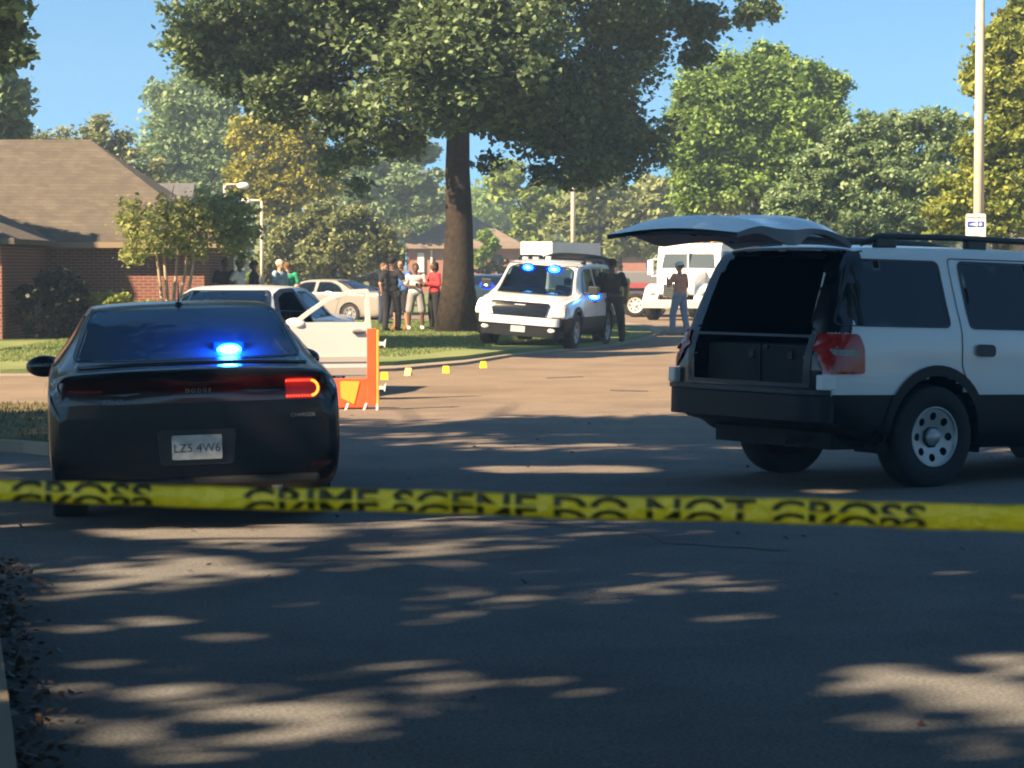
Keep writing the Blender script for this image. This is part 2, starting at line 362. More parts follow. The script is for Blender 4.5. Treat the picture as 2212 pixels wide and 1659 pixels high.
# left verge beside the camera, its kerb, and the corner island further on
V1 = [(-.24, 1.2), (-1.88, 8.65), (-2.52, 11.5), (-2.92, 13.0), (-3.5, 14.2), (-5.0, 15.0), (-30, 15.3), (-30, 1)]
K1 = [(-.08, 1.0), (-1.71, 8.65), (-2.34, 11.5), (-2.75, 13.2), (-3.4, 14.4), (-5.0, 15.2), (-30, 15.5), (-30, .9)]
sheet('verge', V1, .13, M['lawn'], thick=.15); sheet('kerb', K1, .115, M['concrete'], thick=.13)
V2 = [(-30, 24.2), (-5.6, 24.2), (-4.6, 23.6), (-3.9, 22.9), (-3.3, 23.2), (-3.0, 24.2), (-3.1, 26.5), (-3.5, 28.4), (-4.6, 29.6), (-30, 30.2)]
K2 = [(-30, 24.0), (-5.6, 24.0), (-4.5, 23.35), (-3.85, 22.6), (-3.1, 22.9), (-2.75, 24.1), (-2.85, 26.6), (-3.3, 28.7), (-4.5, 29.9), (-30, 30.5)]
M['dryverge'] = mat('dry_verge', (.09, .085, .04), .95, spec=.1, col2=(.16, .13, .07), nscale=1.5, bump=.5, bscale=40, detail=8)
sheet('corner_verge', V2, .13, M['dryverge'], thick=.15); sheet('corner_kerb', K2, .11, M['concrete'], thick=.12)
V3 = [(12.4, 31), (30, 26), (60, 26), (60, 96), (13.2, 96), (12.2, 60)]
sheet('right_lawn', V3, .12, M['lawn'], thick=.14)
# far cross-street verge
sheet('far_lawn', [(-60, 93), (3.8, 94), (4.8, 135), (-60, 135)], 0, M['lawn'], step=8, zf=lambda x, y: gz(y)+.06, thick=.08)

def quads(name, C, A, B, m, parent=None, tint=None, rhomb=True):
    """many leaf-sized faces: centres C, half axes A and B"""
    n = len(C)
    if rhomb: V = np.stack([C-A, C+B-A*.15, C+A, C-B-A*.15], 1)
    else: V = np.stack([C-B, C+B, C+A+B*.15, C+A-B*.15], 1)
    V = V.reshape(-1, 3); me = bpy.data.meshes.new(name)
    me.vertices.add(4*n); me.vertices.foreach_set('co', V.ravel().astype(np.float32))
    me.loops.add(4*n); me.loops.foreach_set('vertex_index', np.arange(4*n, dtype=np.int32))
    me.polygons.add(n); me.polygons.foreach_set('loop_start', np.arange(0, 4*n, 4, dtype=np.int32)); me.polygons.foreach_set('loop_total', np.full(n, 4, np.int32))
    at_ = me.attributes.new('tint', 'FLOAT', 'FACE'); at_.data.foreach_set('value', (tint if tint is not None else RNG.random(n)).astype(np.float32))
    me.update(calc_edges=True); me.materials.append(m)
    o = bpy.data.objects.new(name, me); COL.objects.link(o); o.parent = parent
    return o
def grass(name, poly, z, n, h=.06, wd=.012, label=None):
    P = np.array(poly); lo, hi = P.min(0), P.max(0)
    G = RNG.random((n*3, 2))*(hi-lo)+lo; G = G[pip(G, poly)][:n]; k = len(G)
    C = np.c_[G, np.full(k, z)]; ang = RNG.random(k)*math.pi
    B = np.c_[np.cos(ang)*wd, np.sin(ang)*wd, np.zeros(k)]
    A = np.c_[RNG.normal(0, h*.35, k), RNG.normal(0, h*.35, k), h*(.5+RNG.random(k))]
    o = quads(name, C, A, B, M['blade'], None, RNG.random(k)**1.2, rhomb=False); o['kind'] = 'stuff'; o['category'] = 'grass'; o['label'] = label
    return o
grass('lawn_grass', [(-10, 42.5), (-2, 45.5), (.2, 54), (2.8, 60), (3, 76), (-16, 76), (-10, 60)], .12, 90000, .035, .014, 'short sunlit and shaded grass of the corner lawn under the big tree')
M['dryblade'] = leafmat('dry_grass_blade', (.07, .075, .03), (.24, .19, .09), .3)
grass('verge_grass', V2, .13, 22000, .035, .010, 'rough grass on the corner verge left of the black car')
bpy.data.objects['verge_grass'].data.materials[0] = M['dryblade']

# ------------------------------------------------------------ foliage
def crown(name, blobs, n, leaf, m, parent, seed=0, clump=.55, flat=.65, asp=.55, keep=None, hang=.3, dens=125):
    """blobs: (centre xyz, radii xyz, weight). Leaves gather in clumps spread through each blob"""
    r = np.random.default_rng(seed); C = []; T = []
    wts = np.array([b[2]*(b[1][0]*b[1][1]*b[1][2])**.6 for b in blobs]); wts = wts/wts.sum()
    for (c, rad, wt), f in zip(blobs, wts):
        k = int(n*f); 
        if k < 10: continue
        cl = clump*min(1.6, max(.5, np.mean(rad)/2.0))
        nc = max(4, int(k/dens)); d = r.normal(size=(nc, 3)); d /= np.linalg.norm(d, axis=1)[:, None]
        cc = np.array(c)+d*(r.random(nc)**.42)[:, None]*np.array(rad)
        tt = r.random(nc)
        idx = r.integers(0, nc, k)
        p = cc[idx]+r.normal(size=(k, 3))*np.array([cl, cl, cl*flat])*.5
        C.append(p); T.append(np.clip(tt[idx]*.55+r.random(k)*.5, 0, 1))
    C = np.concatenate(C); T = np.concatenate(T)
    if keep is not None:
        q = keep(C, r); C = C[q]; T = T[q]
    k = len(C)
    N = r.normal(size=(k, 3)); N[:, 2] = np.abs(N[:, 2])+.5; N /= np.linalg.norm(N, axis=1)[:, None]
    A = np.cross(N, r.normal(size=(k, 3))); A /= np.linalg.norm(A, axis=1)[:, None]; A[:, 2] -= hang*r.random(k)
    B = np.cross(N, A); s = (leaf*(.6+.8*r.random(k)))[:, None]
    return quads(name, C, A*s*.5, B*s*.5*asp*1.3, m, parent, T)
def limbs(mb, base, top, blobs, r0, seed=0, n=12, lean=0):
    rr = random.Random(seed); base = Vector(base); top = Vector(top)
    pts = []; rad = []
    for i in range(9):
        t = i/8; p = base.lerp(top, t)+Vector((rr.uniform(-.05, .05), rr.uniform(-.05, .05), 0))*(r0*4 if 0 < i else 0)*.5
        pts.append(p); rad.append(r0*(1-.62*t)*(1+.55*math.exp(-t*14)))
    mb.tube(pts, rad, 14)
    for k in range(n):
        b = blobs[k % len(blobs)]; t = rr.uniform(.35, .95); p = base.lerp(top, t)
        e = Vector(b[0])+Vector([rr.uniform(-.6, .6)*q for q in b[1]])
        mid = p.lerp(e, .5)+Vector((0, 0, (e-p).length*.10))
        r1 = r0*(1-.62*t)*.45
        mb.tube([p, p.lerp(mid, .5)+Vector((0, 0, .1)), mid, mid.lerp(e, .6), e], [r1, r1*.85, r1*.6, r1*.35, r1*.12], 7)
def tree(name, label, group, base, top, blobs, n, leaf, lm, r0, seed, bark=None, cat='tree', keep=None, nl=12, **kw):
    root = empty(name, base); tag(root, label, cat, group); b = Vector(base)
    bl = [((c[0]-b.x, c[1]-b.y, c[2]-b.z), r_, w_) for c, r_, w_ in blobs]
    kp = (lambda C, r: keep(C+np.array(base), r)) if keep else None
    mb = MB(); limbs(mb, (0, 0, -.1), Vector(top)-b, bl, r0, seed, nl); mb.build('trunk', bark or M['bark'], root, True)
    crown('crown', bl, n, leaf, lm, root, seed, keep=kp, **kw)
    return root
def blob(u, v, Y, ru, rv, rd, w_=1):   # from reference-frame size to metres
    p = at(u, v, Y); return ((p.x, p.y, p.z), (ru*S(Y), rd, rv*S(Y)), w_)

LM = {}
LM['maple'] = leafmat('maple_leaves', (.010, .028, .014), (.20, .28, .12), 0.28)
LM['green'] = leafmat('green_leaves', (.065, .135, .03), (.28, .41, .10))
LM['grey'] = leafmat('grey_green_leaves', (.085, .16, .065), (.29, .39, .19))
LM['yellow'] = leafmat('yellow_leaves', (0.16, 0.17, 0.025), (0.38, 0.36, 0.05))
LM['olive'] = leafmat('olive_leaves', (.14, .18, .06), (.33, .37, .15))
LM['brown'] = leafmat('autumn_leaves', (.11, .15, .055), (.29, .31, .13))
LM['pale'] = leafmat('pale_olive_leaves', (.15, .18, .05), (.36, .38, .14), .4)
LM['dark'] = leafmat('dark_leaves', (.006, .012, .006), (.014, .024, .010), .15)
LM['lime'] = leafmat('lime_leaves', (.13, .21, .04), (.32, .40, .10))
LM['mauve'] = leafmat('mauve_leaves', (.15, .09, .07), (.26, .17, .13))
LM['ygreen'] = leafmat('yellow_green_leaves', (.10, .16, .03), (.35, .38, .07))

# the big tree
TY = 64.6
BT = [blob(985, 220, TY-3.4, 95, 60, 1.0, 8), blob(940, 130, TY-4, 100, 60, 1.1, 5), blob(1090, 150, TY-4, 100, 55, 1.1, 4), blob(990, 215, TY-3.6, 85, 55, 1.0, 3), blob(990, 60, TY-3.8, 120, 90, 1.2, 3), blob(920, 160, TY-3.2, 90, 60, 1.2, 1.2), blob(450, 110, TY+1, 80, 60, 1.6), blob(590, 230, TY, 70, 45, 1.6), blob(470, 40, TY+1, 110, 90, 2.0), blob(600, 90, TY+1.5, 150, 110, 2.6), blob(640, 190, TY, 110, 75, 2.2), blob(760, 260, TY-.5, 90, 60, 2),
      blob(740, 340, TY+1, 55, 35, 1.2, .8), blob(540, 170, TY+.5, 60, 60, 1.4, .8), blob(900, 200, TY-3.2, 130, 60, 1.8), blob(820, 60, TY, 160, 120, 3.4),
      blob(1000, -60, TY, 230, 160, 4), blob(1000, 120, TY-3.8, 170, 60, 1.4, 1.2), blob(1110, 60, TY-2.5, 160, 70, 2), blob(1140, 190, TY-1, 120, 80, 2.5), blob(1060, 250, TY-1, 80, 50, 2),
      blob(1230, 270, TY, 110, 80, 2.5), blob(1300, 180, TY+1, 110, 90, 2.5), blob(1370, 300, TY+.5, 85, 70, 2.2), blob(1270, 360, TY-.5, 80, 40, 1.7),
      blob(1180, 380, TY-1, 45, 28, 1, .6), blob(1050, 350, TY-.6, 25, 30, .6, .4), blob(1350, 60, TY+1.5, 90, 90, 2.5), blob(1300, -60, TY, 200, 110, 3.5), blob(1500, 60, TY+1, 60, 60, 1.6, .7),
      blob(1500, 125, TY+1, 38, 26, .9, .55), blob(1610, 30, TY+1, 80, 36, 1.2, .7), blob(1490, 30, TY+1, 70, 40, 1.4, .7), blob(860, 300, TY, 70, 40, 1.8, .8), blob(700, -60, TY, 200, 120, 3.5),
      blob(390, 90, TY+1, 36, 42, .8, .6), blob(900, -200, TY-1, 300, 160, 3.5, .5), blob(780, 400, TY+1, 28, 24, .7, .3)]
tx, ty = gxy(990, 717, .12)
tree('maple_tree', 'big dark spreading tree with thick trunk on the corner lawn beside the people', None,
     (tx, ty, .1), (tx+.05, ty+.4, 11), BT, 175000, .165, LM['maple'], .40, 3, clump=.7, nl=26)
# roadside trees that shade the street in front; gaps leave the light patches on the road
LIT = [(g_[0], g_[1]) for g_ in ()]
def lit(u, v, ru, rv, k=1):
    x, y = gxy(u, v); y2 = gxy(u, v-rv)[1]; return (x, y, ru*S(y), max(.12, (y2-y)), k)
LITS = [lit(1130, 1015, 130, 8), lit(1310, 1015, 130, 9), lit(960, 940, 150, 8, .6), lit(1160, 998, 30, 5), lit(1420, 985, 40, 8, .7), lit(500, 1158, 230, 15, .9), lit(210, 1148, 55, 6),
        lit(430, 1228, 105, 16), lit(250, 1241, 110, 7), lit(560, 1240, 85, 8), lit(190, 1270, 60, 8), lit(725, 1232, 28, 5), lit(720, 1270, 40, 6), lit(965, 1280, 55, 7), lit(160, 1363, 90, 10), lit(350, 1350, 75, 11),
        lit(480, 1382, 100, 13), lit(200, 1420, 100, 12, .7), lit(230, 1440, 70, 7), lit(650, 1305, 60, 10, .7), lit(870, 1435, 90, 9, .6), lit(560, 1340, 120, 6, .5), lit(100, 1565, 80, 14), lit(270, 1580, 90, 17),
        lit(430, 1530, 120, 16), lit(560, 1555, 130, 20, .8), lit(780, 1535, 190, 22, .8), lit(720, 1570, 130, 14), lit(420, 1620, 200, 20, .9), lit(250, 1605, 100, 12), lit(820, 1610, 200, 16, .6), lit(400, 1650, 120, 14), lit(20, 1545, 30, 9),
        lit(1195, 1478, 50, 8), lit(1250, 1500, 60, 12), lit(1390, 1505, 50, 10, .6), lit(1540, 1338, 60, 7, .8), lit(1440, 1385, 160, 9, .6), lit(1220, 1612, 60, 8), lit(1860, 1240, 50, 7, .8), lit(2060, 1240, 60, 8, .8), lit(1800, 1178, 70, 5, .7),
        lit(1970, 1505, 200, 60), lit(2130, 1535, 240, 70), lit(2180, 1440, 100, 26), lit(2160, 1600, 200, 40), lit(1860, 1560, 120, 22), lit(2100, 1590, 180, 22, .8), lit(1800, 1540, 130, 14, .7), lit(1870, 1600, 110, 14, .8), lit(1680, 1645, 140, 16, .8), lit(2150, 1630, 130, 22),
        lit(1850, 965, 90, 10, .8), lit(1790, 1062, 60, 5), lit(1560, 965, 80, 6, .5), lit(30, 1135, 50, 10)]
LITS += [lit(380, 1156, 160, 12), lit(620, 1152, 120, 10), lit(300, 1345, 110, 10), lit(140, 1490, 80, 10, .8), lit(640, 1600, 160, 16, .8), lit(330, 1500, 90, 9, .6), lit(1310, 1430, 60, 6, .6)]
LITS += [(2.15, 4.55, .5, .3, .75), (1.5, 4.65, .3, .2, .4)]
LA = np.array(LITS)
def shade_keep(C, r):
    """drop leaves whose shadow would fall on a lit patch or beyond the shade's edge"""
    t = C[:, 2]/te; gx = C[:, 0]+SUN_AZ[0]*t; gy = C[:, 1]+SUN_AZ[1]*t
    ok = np.ones(len(C), bool)
    wob = .5*np.sin(gx*1.3)+.35*np.sin(gx*3.1+1)
    ok &= ~((gy > 28.3+wob+r.normal(0, .45, len(C))) & (gx < 9))
    for x, y, rx, ry, k in LA:
        ins = ((gx-x)/(rx*1.04))**2+((gy-y)/(ry*1.12))**2 < 1.0
        ok &= ~(ins & (r.random(len(C)) < k))
    # nothing low inside the view
    ok &= ~((C[:, 2] < EYE+.118*C[:, 1]) & (np.abs(C[:, 0]) < .23*np.abs(C[:, 1])+.5) & (C[:, 1] > 0))
    ok &= C[:, 2] > 3.2
    return ok
SB = []
def shadeblobs(cx, cy, rad, z0, z1, k, seed):
    q = random.Random(seed); out = []
    for i in range(k):
        a = q.random()*6.283; rr = rad*math.sqrt(q.random()); z = q.uniform(z0, z1)
        out.append(((cx+rr*math.cos(a), cy+rr*math.sin(a), z), (q.uniform(1.3, 2.2), q.uniform(1.3, 2.2), q.uniform(.8, 1.3)), 1))
    return out
for i, (cx, cy, rad, z0, z1, lab) in enumerate([(-10.5, 3.5, 5.6, 6.5, 10, 'tall leafy tree out of the left edge, nearest the camera'),
                                  (-9.0, 11.5, 5.8, 6.5, 10, 'tall leafy tree left of the tape, shading the near road'),
                                  (-8.5, 19.5, 5.6, 6.5, 9.5, 'tall leafy tree over the street left of the black car'),
                                  (-1.0, 1.5, 5.6, 7, 10, 'tall leafy tree above the camera'),
                                  (-.5, 9.5, 5.6, 7, 10, 'tall leafy tree over the tape shading the open-backed SUV')]):
    tree('shade_tree', lab, 'street trees shading the near road', (cx-(5.5 if cx < -5 else -9), cy-1, 0), (cx, cy, 8.5),
         shadeblobs(cx, cy, rad, z0, z1, 26, i+10), 32000, .27, LM['maple'], .28, i+20, clump=.9, keep=shade_keep, nl=18)
# tree left of the house, its crown hanging into the top left corner and shading the lawn
x9, y9 = -12.5, 46.5
tree('shade_tree', 'dark tree hanging into the top left corner of the view', 'street trees shading the near road', (-14.5, 46, .1), (-13, 47, 10),
     [((-11.2, 47, 8.2), (2.6, 2.6, 1.6), 1), ((-9.0, 49.5, 9.6), (2.8, 2.8, 1.6), 1), ((-6.5, 49.5, 9.8), (2.8, 2.6, 1.5), 1), ((-11.6, 45, 5.6), (1.8, 1.6, 1.5), .8), ((-4.2, 51, 10), (2.4, 2.2, 1.5), 1), ((-12.5, 48, 11), (3, 3, 2), 1),
      blob(15, 90, 46, 45, 95, 1.2, .6), blob(10, 20, 46, 60, 50, 1.2, .6)], 34000, .21, LM['maple'], .3, 31, clump=.7, keep=lambda C, r: (C[:, 0]+SUN_AZ[0]*C[:, 2]/te < .2))
def house_keep(C, r):  # unseen tree: crown cut so its shadow lands on the house front
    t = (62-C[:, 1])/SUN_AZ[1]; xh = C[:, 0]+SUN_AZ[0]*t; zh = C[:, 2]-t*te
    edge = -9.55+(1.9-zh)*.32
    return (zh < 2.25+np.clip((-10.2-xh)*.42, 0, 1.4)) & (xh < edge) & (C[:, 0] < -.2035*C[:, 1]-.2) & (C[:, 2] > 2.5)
tree('shade_tree', 'unseen tree beyond the left edge, added to shade the brick house front', 'street trees shading the near road', (-18.5, 55, .1), (-18, 56, 8),
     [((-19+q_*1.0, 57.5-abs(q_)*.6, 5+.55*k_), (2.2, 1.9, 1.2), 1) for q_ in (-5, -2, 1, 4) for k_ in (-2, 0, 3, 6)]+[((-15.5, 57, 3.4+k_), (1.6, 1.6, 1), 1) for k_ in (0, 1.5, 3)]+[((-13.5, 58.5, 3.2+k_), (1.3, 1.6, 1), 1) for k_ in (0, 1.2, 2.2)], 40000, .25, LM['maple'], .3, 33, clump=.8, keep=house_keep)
for i, (cx, cy, lab) in enumerate([(-1, -9, 'added unseen tree behind the camera on the street side, blocking skylight'), (11.5, 0, 'added unseen tree to the right of the camera, blocking skylight'), (-13, -5, 'added unseen tree behind the camera on the verge, blocking skylight'), (14.5, 9, 'added unseen tree right of the open-backed SUV, blocking skylight')]):
    tree('shade_tree', lab, 'street trees shading the near road', (cx+1.5, cy-1, 0), (cx, cy, 9), shadeblobs(cx, cy, 6, 6, 12, 22, i+50), 9000, .55, LM['maple'], .3, i+70, clump=1.2, nl=14)  # unseen trees added to block skylight over the near road
def lobe_keep(C, r):  # added crown, cut so its shadow darkens the big tree's left side
    t = (64.6-C[:, 1])/SUN_AZ[1]; xh = C[:, 0]+SUN_AZ[0]*t; zh = C[:, 2]-t*te
    return (zh > 5.0) & (xh > -9) & (xh < -3.2) & (C[:, 2] > EYE+.112*C[:, 1]+.3)
tree('shade_tree', 'unseen tall tree added left of the big dark tree to shade it, crown above the frame', 'street trees shading the near road', (-15, 52.5, .1), (-13.5, 56, 12),
     [((x_, y_, z_), (2.2, 2, 1.4), 1) for x_ in (-15, -12.5, -10) for y_ in (53.5, 56.5) for z_ in (10, 12.5, 15)], 26000, .3, LM['maple'], .26, 35, clump=.8, keep=lobe_keep, nl=0)
SHP = [(-3.4, 50.5), (-1.0, 50.2), (.2, 48.9), (1.4, 48.2), (2.6, 49.6), (4.8, 56.5), (7.5, 60.5), (7.5, 69), (3.6, 66.5), (.5, 61), (-3.4, 60.5)]
def band_keep(C, r):  # unseen crown cut to a chosen shade outline, sparing the SUV and people
    t = C[:, 2]/te; g_ = np.c_[C[:, 0]+SUN_AZ[0]*t, C[:, 1]+SUN_AZ[1]*t]; g_[:, 1] += .35*np.sin(g_[:, 0]*2.2)
    t2 = (C[:, 2]-1.25)/te; x2 = C[:, 0]+SUN_AZ[0]*t2; y2 = C[:, 1]+SUN_AZ[1]*t2
    t3 = (C[:, 2]-.9)/te; x3 = C[:, 0]+SUN_AZ[0]*t3; y3 = C[:, 1]+SUN_AZ[1]*t3
    car = ((x2 > -1.7) & (x2 < 2.5) & (y2 > 50.8) & (y2 < 58)) | ((x3 > -4) & (x3 < -1.6) & (y3 > 57.5) & (y3 < 73))
    t4 = (61-C[:, 1])/SUN_AZ[1]; x4 = C[:, 0]+SUN_AZ[0]*t4; z4 = C[:, 2]-t4*te
    car |= (z4 > 3.0) & (x4 > -4.5) & (x4 < 4.5)
    return pip(g_, SHP) & ~car & (C[:, 2] > EYE+.114*C[:, 1]+.2)
tree('shade_tree', 'wide unseen tree left of the lawn, its crown above the view cut to shade the grass', 'street trees shading the near road', (-14.5, 47, .1), (-9, 48.5, 11),
     [((x_, y_, z_), (1.8, 1.8, 1.1), 1) for x_ in (-12.5, -10, -7.5, -5, -2.5) for y_ in (39.5, 43, 46, 49, 52, 55) for z_ in (9, 11)], 130000, .28, LM['maple'], .3, 36, clump=.9, keep=band_keep, nl=0)
BGT = 'trees behind the houses and street'
def bgtree(name, label, Y, bl, n, leaf, lm, seed, tr=.25, bark=None, group=BGT, **kw):
    cx = sum(b[0] for b in bl)/len(bl); p = at(cx, 600, Y); zb = gz(Y)
    blobs = [blob(b[0], b[1], Y+(b[4] if len(b) > 4 else 0), b[2], b[3], (b[2]+b[3])/2*S(Y)*.8) for b in bl]
    topz = max(b[0][2] for b in blobs)
    return tree(name, label, group, (p.x, Y, zb-.1), (p.x, Y, topz), blobs, n, leaf, lm, tr, seed, bark, **kw)
bgtree('leafy_tree', 'dark blue-green tree rising behind the left end of the tan roof', 80, [(-20, 250, 75, 80), (-30, 130, 90, 100), (10, 210, 50, 50), (-20, 330, 80, 50)], 16000, .26, LM['grey'], 41, clump=.7)
bgtree('bare_topped_tree', 'thin twiggy trees with sparse tops behind the tan roof', 105, [(130, 330, 70, 50), (200, 310, 70, 55), (265, 360, 60, 55), (320, 390, 50, 50), (60, 330, 60, 50)], 9000, .2, LM['brown'], 42, clump=.8)
bgtree('leafy_tree', 'tall grey-green tree with sky gaps left of the yellow tree', 130, [(410, 230, 90, 70), (380, 320, 80, 70), (450, 300, 80, 90), (470, 200, 60, 50), (350, 390, 60, 50), (430, 400, 110, 60)], 36000, .26, LM['grey'], 43, clump=.9)
bgtree('yellow_tree', 'yellow autumn tree behind the street lamps', 105, [(545, 290, 50, 55), (600, 340, 80, 60), (640, 290, 50, 55), (690, 350, 50, 50), (560, 390, 65, 50), (650, 410, 80, 45), (590, 440, 60, 40)], 32000, .19, LM['yellow'], 44, clump=.75)
bgtree('round_tree', 'rounded olive-brown tree above the silver parked car', 92, [(640, 510, 80, 60), (720, 490, 90, 55), (790, 530, 65, 50), (700, 560, 110, 42), (600, 560, 60, 50), (830, 550, 36, 36)], 42000, .16, LM['brown'], 45, tr=.15, clump=.6)
bgtree('leafy_tree', 'dark green tree seen under the big crown, left of its trunk', 150, [(800, 400, 100, 70), (880, 400, 80, 90), (740, 430, 70, 50), (860, 330, 90, 60), (930, 440, 60, 60)], 20000, .36, LM['grey'], 46)
bgtree('brown_tree', 'dull brownish round tree just left of the trunk above the brick house', 172, [(890, 440, 45, 60), (880, 480, 60, 35), (920, 410, 30, 40)], 6000, .32, LM['brown'], 47)
bgtree('leafy_tree', 'lime green tree behind the white box truck', 140, [(1160, 450, 55, 60), (1140, 510, 45, 45), (1200, 420, 50, 40), (1090, 390, 60, 40)], 12000, .34, LM['lime'], 48)
bgtree('leafy_tree', 'olive tree behind the pole and the tow truck', 135, [(1290, 440, 80, 60), (1350, 470, 90, 60), (1240, 500, 70, 40), (1420, 490, 80, 60), (1320, 530, 100, 35), (1400, 420, 60, 50)], 24000, .3, LM['olive'], 49)
bgtree('maple_tree', 'tall green maple right of the big tree with a ragged top', 88, [(1600, 200, 130, 80), (1560, 290, 120, 80), (1720, 170, 60, 50), (1700, 270, 120, 90), (1640, 140, 70, 45), (1500, 330, 70, 80), (1780, 230, 45, 70), (1520, 420, 85, 55), (1620, 400, 120, 60), (1500, 210, 50, 50), (1800, 180, 28, 32), (1740, 350, 80, 60)], 85000, .18, LM['green'], 50, clump=.7)
bgtree('leafy_tree', 'broad grey-green tree behind the open-backed SUV', 74, [(1880, 300, 90, 60), (1990, 290, 100, 55), (1800, 370, 90, 60), (1930, 400, 140, 80), (1740, 440, 85, 60), (1830, 480, 150, 60), (2040, 380, 90, 80), (1680, 490, 60, 40), (2010, 480, 120, 55)], 95000, .135, LM['grey'], 51, clump=.45)
bgtree('leafy_tree', 'yellow-green tree at the right edge behind the pale pole', 62, [(2190, 90, 80, 80), (2140, 160, 60, 60), (2200, 250, 80, 80), (2120, 300, 55, 50), (2180, 380, 90, 70), (2080, 420, 70, 40), (2160, 470, 90, 55), (2050, 470, 50, 45), (2230, 150, 90, 140), (2240, 20, 70, 70)], 60000, .145, LM['ygreen'], 52, clump=.5)
# a row of trees far off closes the view
for i, (u, vt, ru, lmk) in enumerate([(-60, 400, 160, 'grey'), (240, 420, 150, 'olive'), (420, 450, 120, 'green'), (560, 470, 110, 'grey'), (760, 460, 120, 'green'), (990, 400, 110, 'lime'), (1060, 420, 110, 'green'),
                       (1230, 400, 110, 'grey'), (1380, 420, 120, 'green'), (1530, 450, 110, 'olive'), (1700, 430, 130, 'grey'), (1900, 430, 150, 'green'), (2080, 420, 130, 'olive'), (2260, 420, 150, 'green')]):
    Y = 205+(i % 3)*14
    bgtree('far_tree', 'distant tree, number %s along the wood line from the left' % ['one', 'two', 'three', 'four', 'five', 'six', 'seven', 'eight', 'nine', 'ten', 'eleven', 'twelve', 'thirteen', 'fourteen'][i], Y,
           [(u, vt+60, ru*.8, 70), (u-ru*.4, vt+100, ru*.6, 60), (u+ru*.45, vt+95, ru*.6, 60)], 7000, .6, LM[lmk], 60+i, group='far wood line', nl=4, clump=1.3)
# crape myrtles in front of the left house
mb_pts = [blob(300, 470, 55, 55, 40, .9), blob(350, 475, 54.5, 70, 45, 1.1), blob(430, 470, 55, 70, 60, 1.2), blob(500, 480, 55.5, 60, 60, 1.2), blob(330, 520, 54, 80, 28, 1), blob(420, 530, 55, 90, 30, 1.2), blob(520, 510, 56, 50, 45, 1), blob(480, 455, 55.5, 50, 40, 1), blob(400, 465, 55, 50, 30, .9), blob(290, 545, 54, 50, 20, .8)]
root = empty('crape_myrtle', (-7.2, 55, .1)); tag(root, 'sparse olive crape myrtle with several pale stems by the brick wall', 'tree')
mb = MB(); q = random.Random(3)
for (u0, v0, u1, v1) in [(362, 655, 340, 560), (380, 655, 400, 590), (372, 655, 385, 540), (386, 650, 420, 560), (366, 655, 350, 500)]:
    a = at(u0, v0, 55)+Vector((7.2, -55, -.1)); b = at(u1, v1, 55)+Vector((7.2, -55, -.1)); a.z = 0; a.x *= 1
    d = b+Vector((q.uniform(-.4, .4), q.uniform(-.3, .3), 1.0))
    mb.tube([a, a.lerp(b, .5)+Vector((q.uniform(-.06, .06), 0, 0)), b, d], [.045, .038, .03, .012], 8)
mb.build('stem', M['palebark'], root, True)
crown('crown', [((c[0]+7.2, c[1]-55, c[2]-.1), r_, w_) for c, r_, w_ in mb_pts], 8500, .105, LM['pale'], root, 77, clump=.45, dens=45)
def bush(name, label, Y, bl, n, leaf, lm, seed, group=None, cat='bush', **kw):
    p = at(bl[0][0], bl[0][1], Y); root = empty(name, (p.x, Y, gz(Y))); tag(root, label, cat, group)
    blobs = []
    for u, v, ru, rv in bl:
        b = blob(u, v, Y, ru, rv, (ru+rv)/2*S(Y)); blobs.append(((b[0][0]-p.x, b[0][1]-Y, b[0][2]-gz(Y)), b[1], 1))
    mb = MB(); [mb.tube([(q.uniform(-.1, .1), q.uniform(-.1, .1), 0), tuple(Vector(blobs[i % len(blobs)][0])*.8)], [.03, .012], 6) for i in range(6)]
    mb.build('stem', M['bark'], root, True)
    crown('foliage', blobs, n, leaf, lm, root, seed, **kw); return root
bush('evergreen_bush', 'large rounded dark evergreen bush against the shaded house front', 57.5, [(115, 640, 68, 60), (110, 690, 75, 50), (150, 660, 40, 65), (75, 665, 38, 60)], 16000, .11, LM['dark'], 81, clump=.3)
bush('yellow_bush', 'low yellow-green bush right of the dark evergreen', 58, [(240, 650, 45, 22), (215, 672, 35, 18), (290, 668, 60, 14), (330, 665, 40, 10)], 7000, .10, LM['ygreen'], 82, clump=.25)
bush('mauve_bush', 'low mauve-brown shrub behind the white parked sedan', 108, [(805, 606, 32, 16), (835, 610, 24, 14)], 3500, .16, LM['mauve'], 83, clump=.3)
bush('small_tree', 'small green tree before the brick house right of the trunk', 120, [(1050, 525, 30, 32), (1035, 555, 22, 22)], 3500, .2, LM['green'], 84, clump=.4, cat='tree')
bush('round_bush', 'dark clipped bush by the brick house wall', 118, [(1078, 575, 24, 18), (1040, 582, 20, 12)], 2500, .15, LM['dark'], 85, clump=.3)
bush('green_bush', 'green bush behind the two people beside the left house', 93, [(560, 615, 60, 28), (640, 620, 60, 24), (470, 622, 30, 30), (730, 615, 50, 18)], 9000, .15, LM['green'], 86, clump=.35)

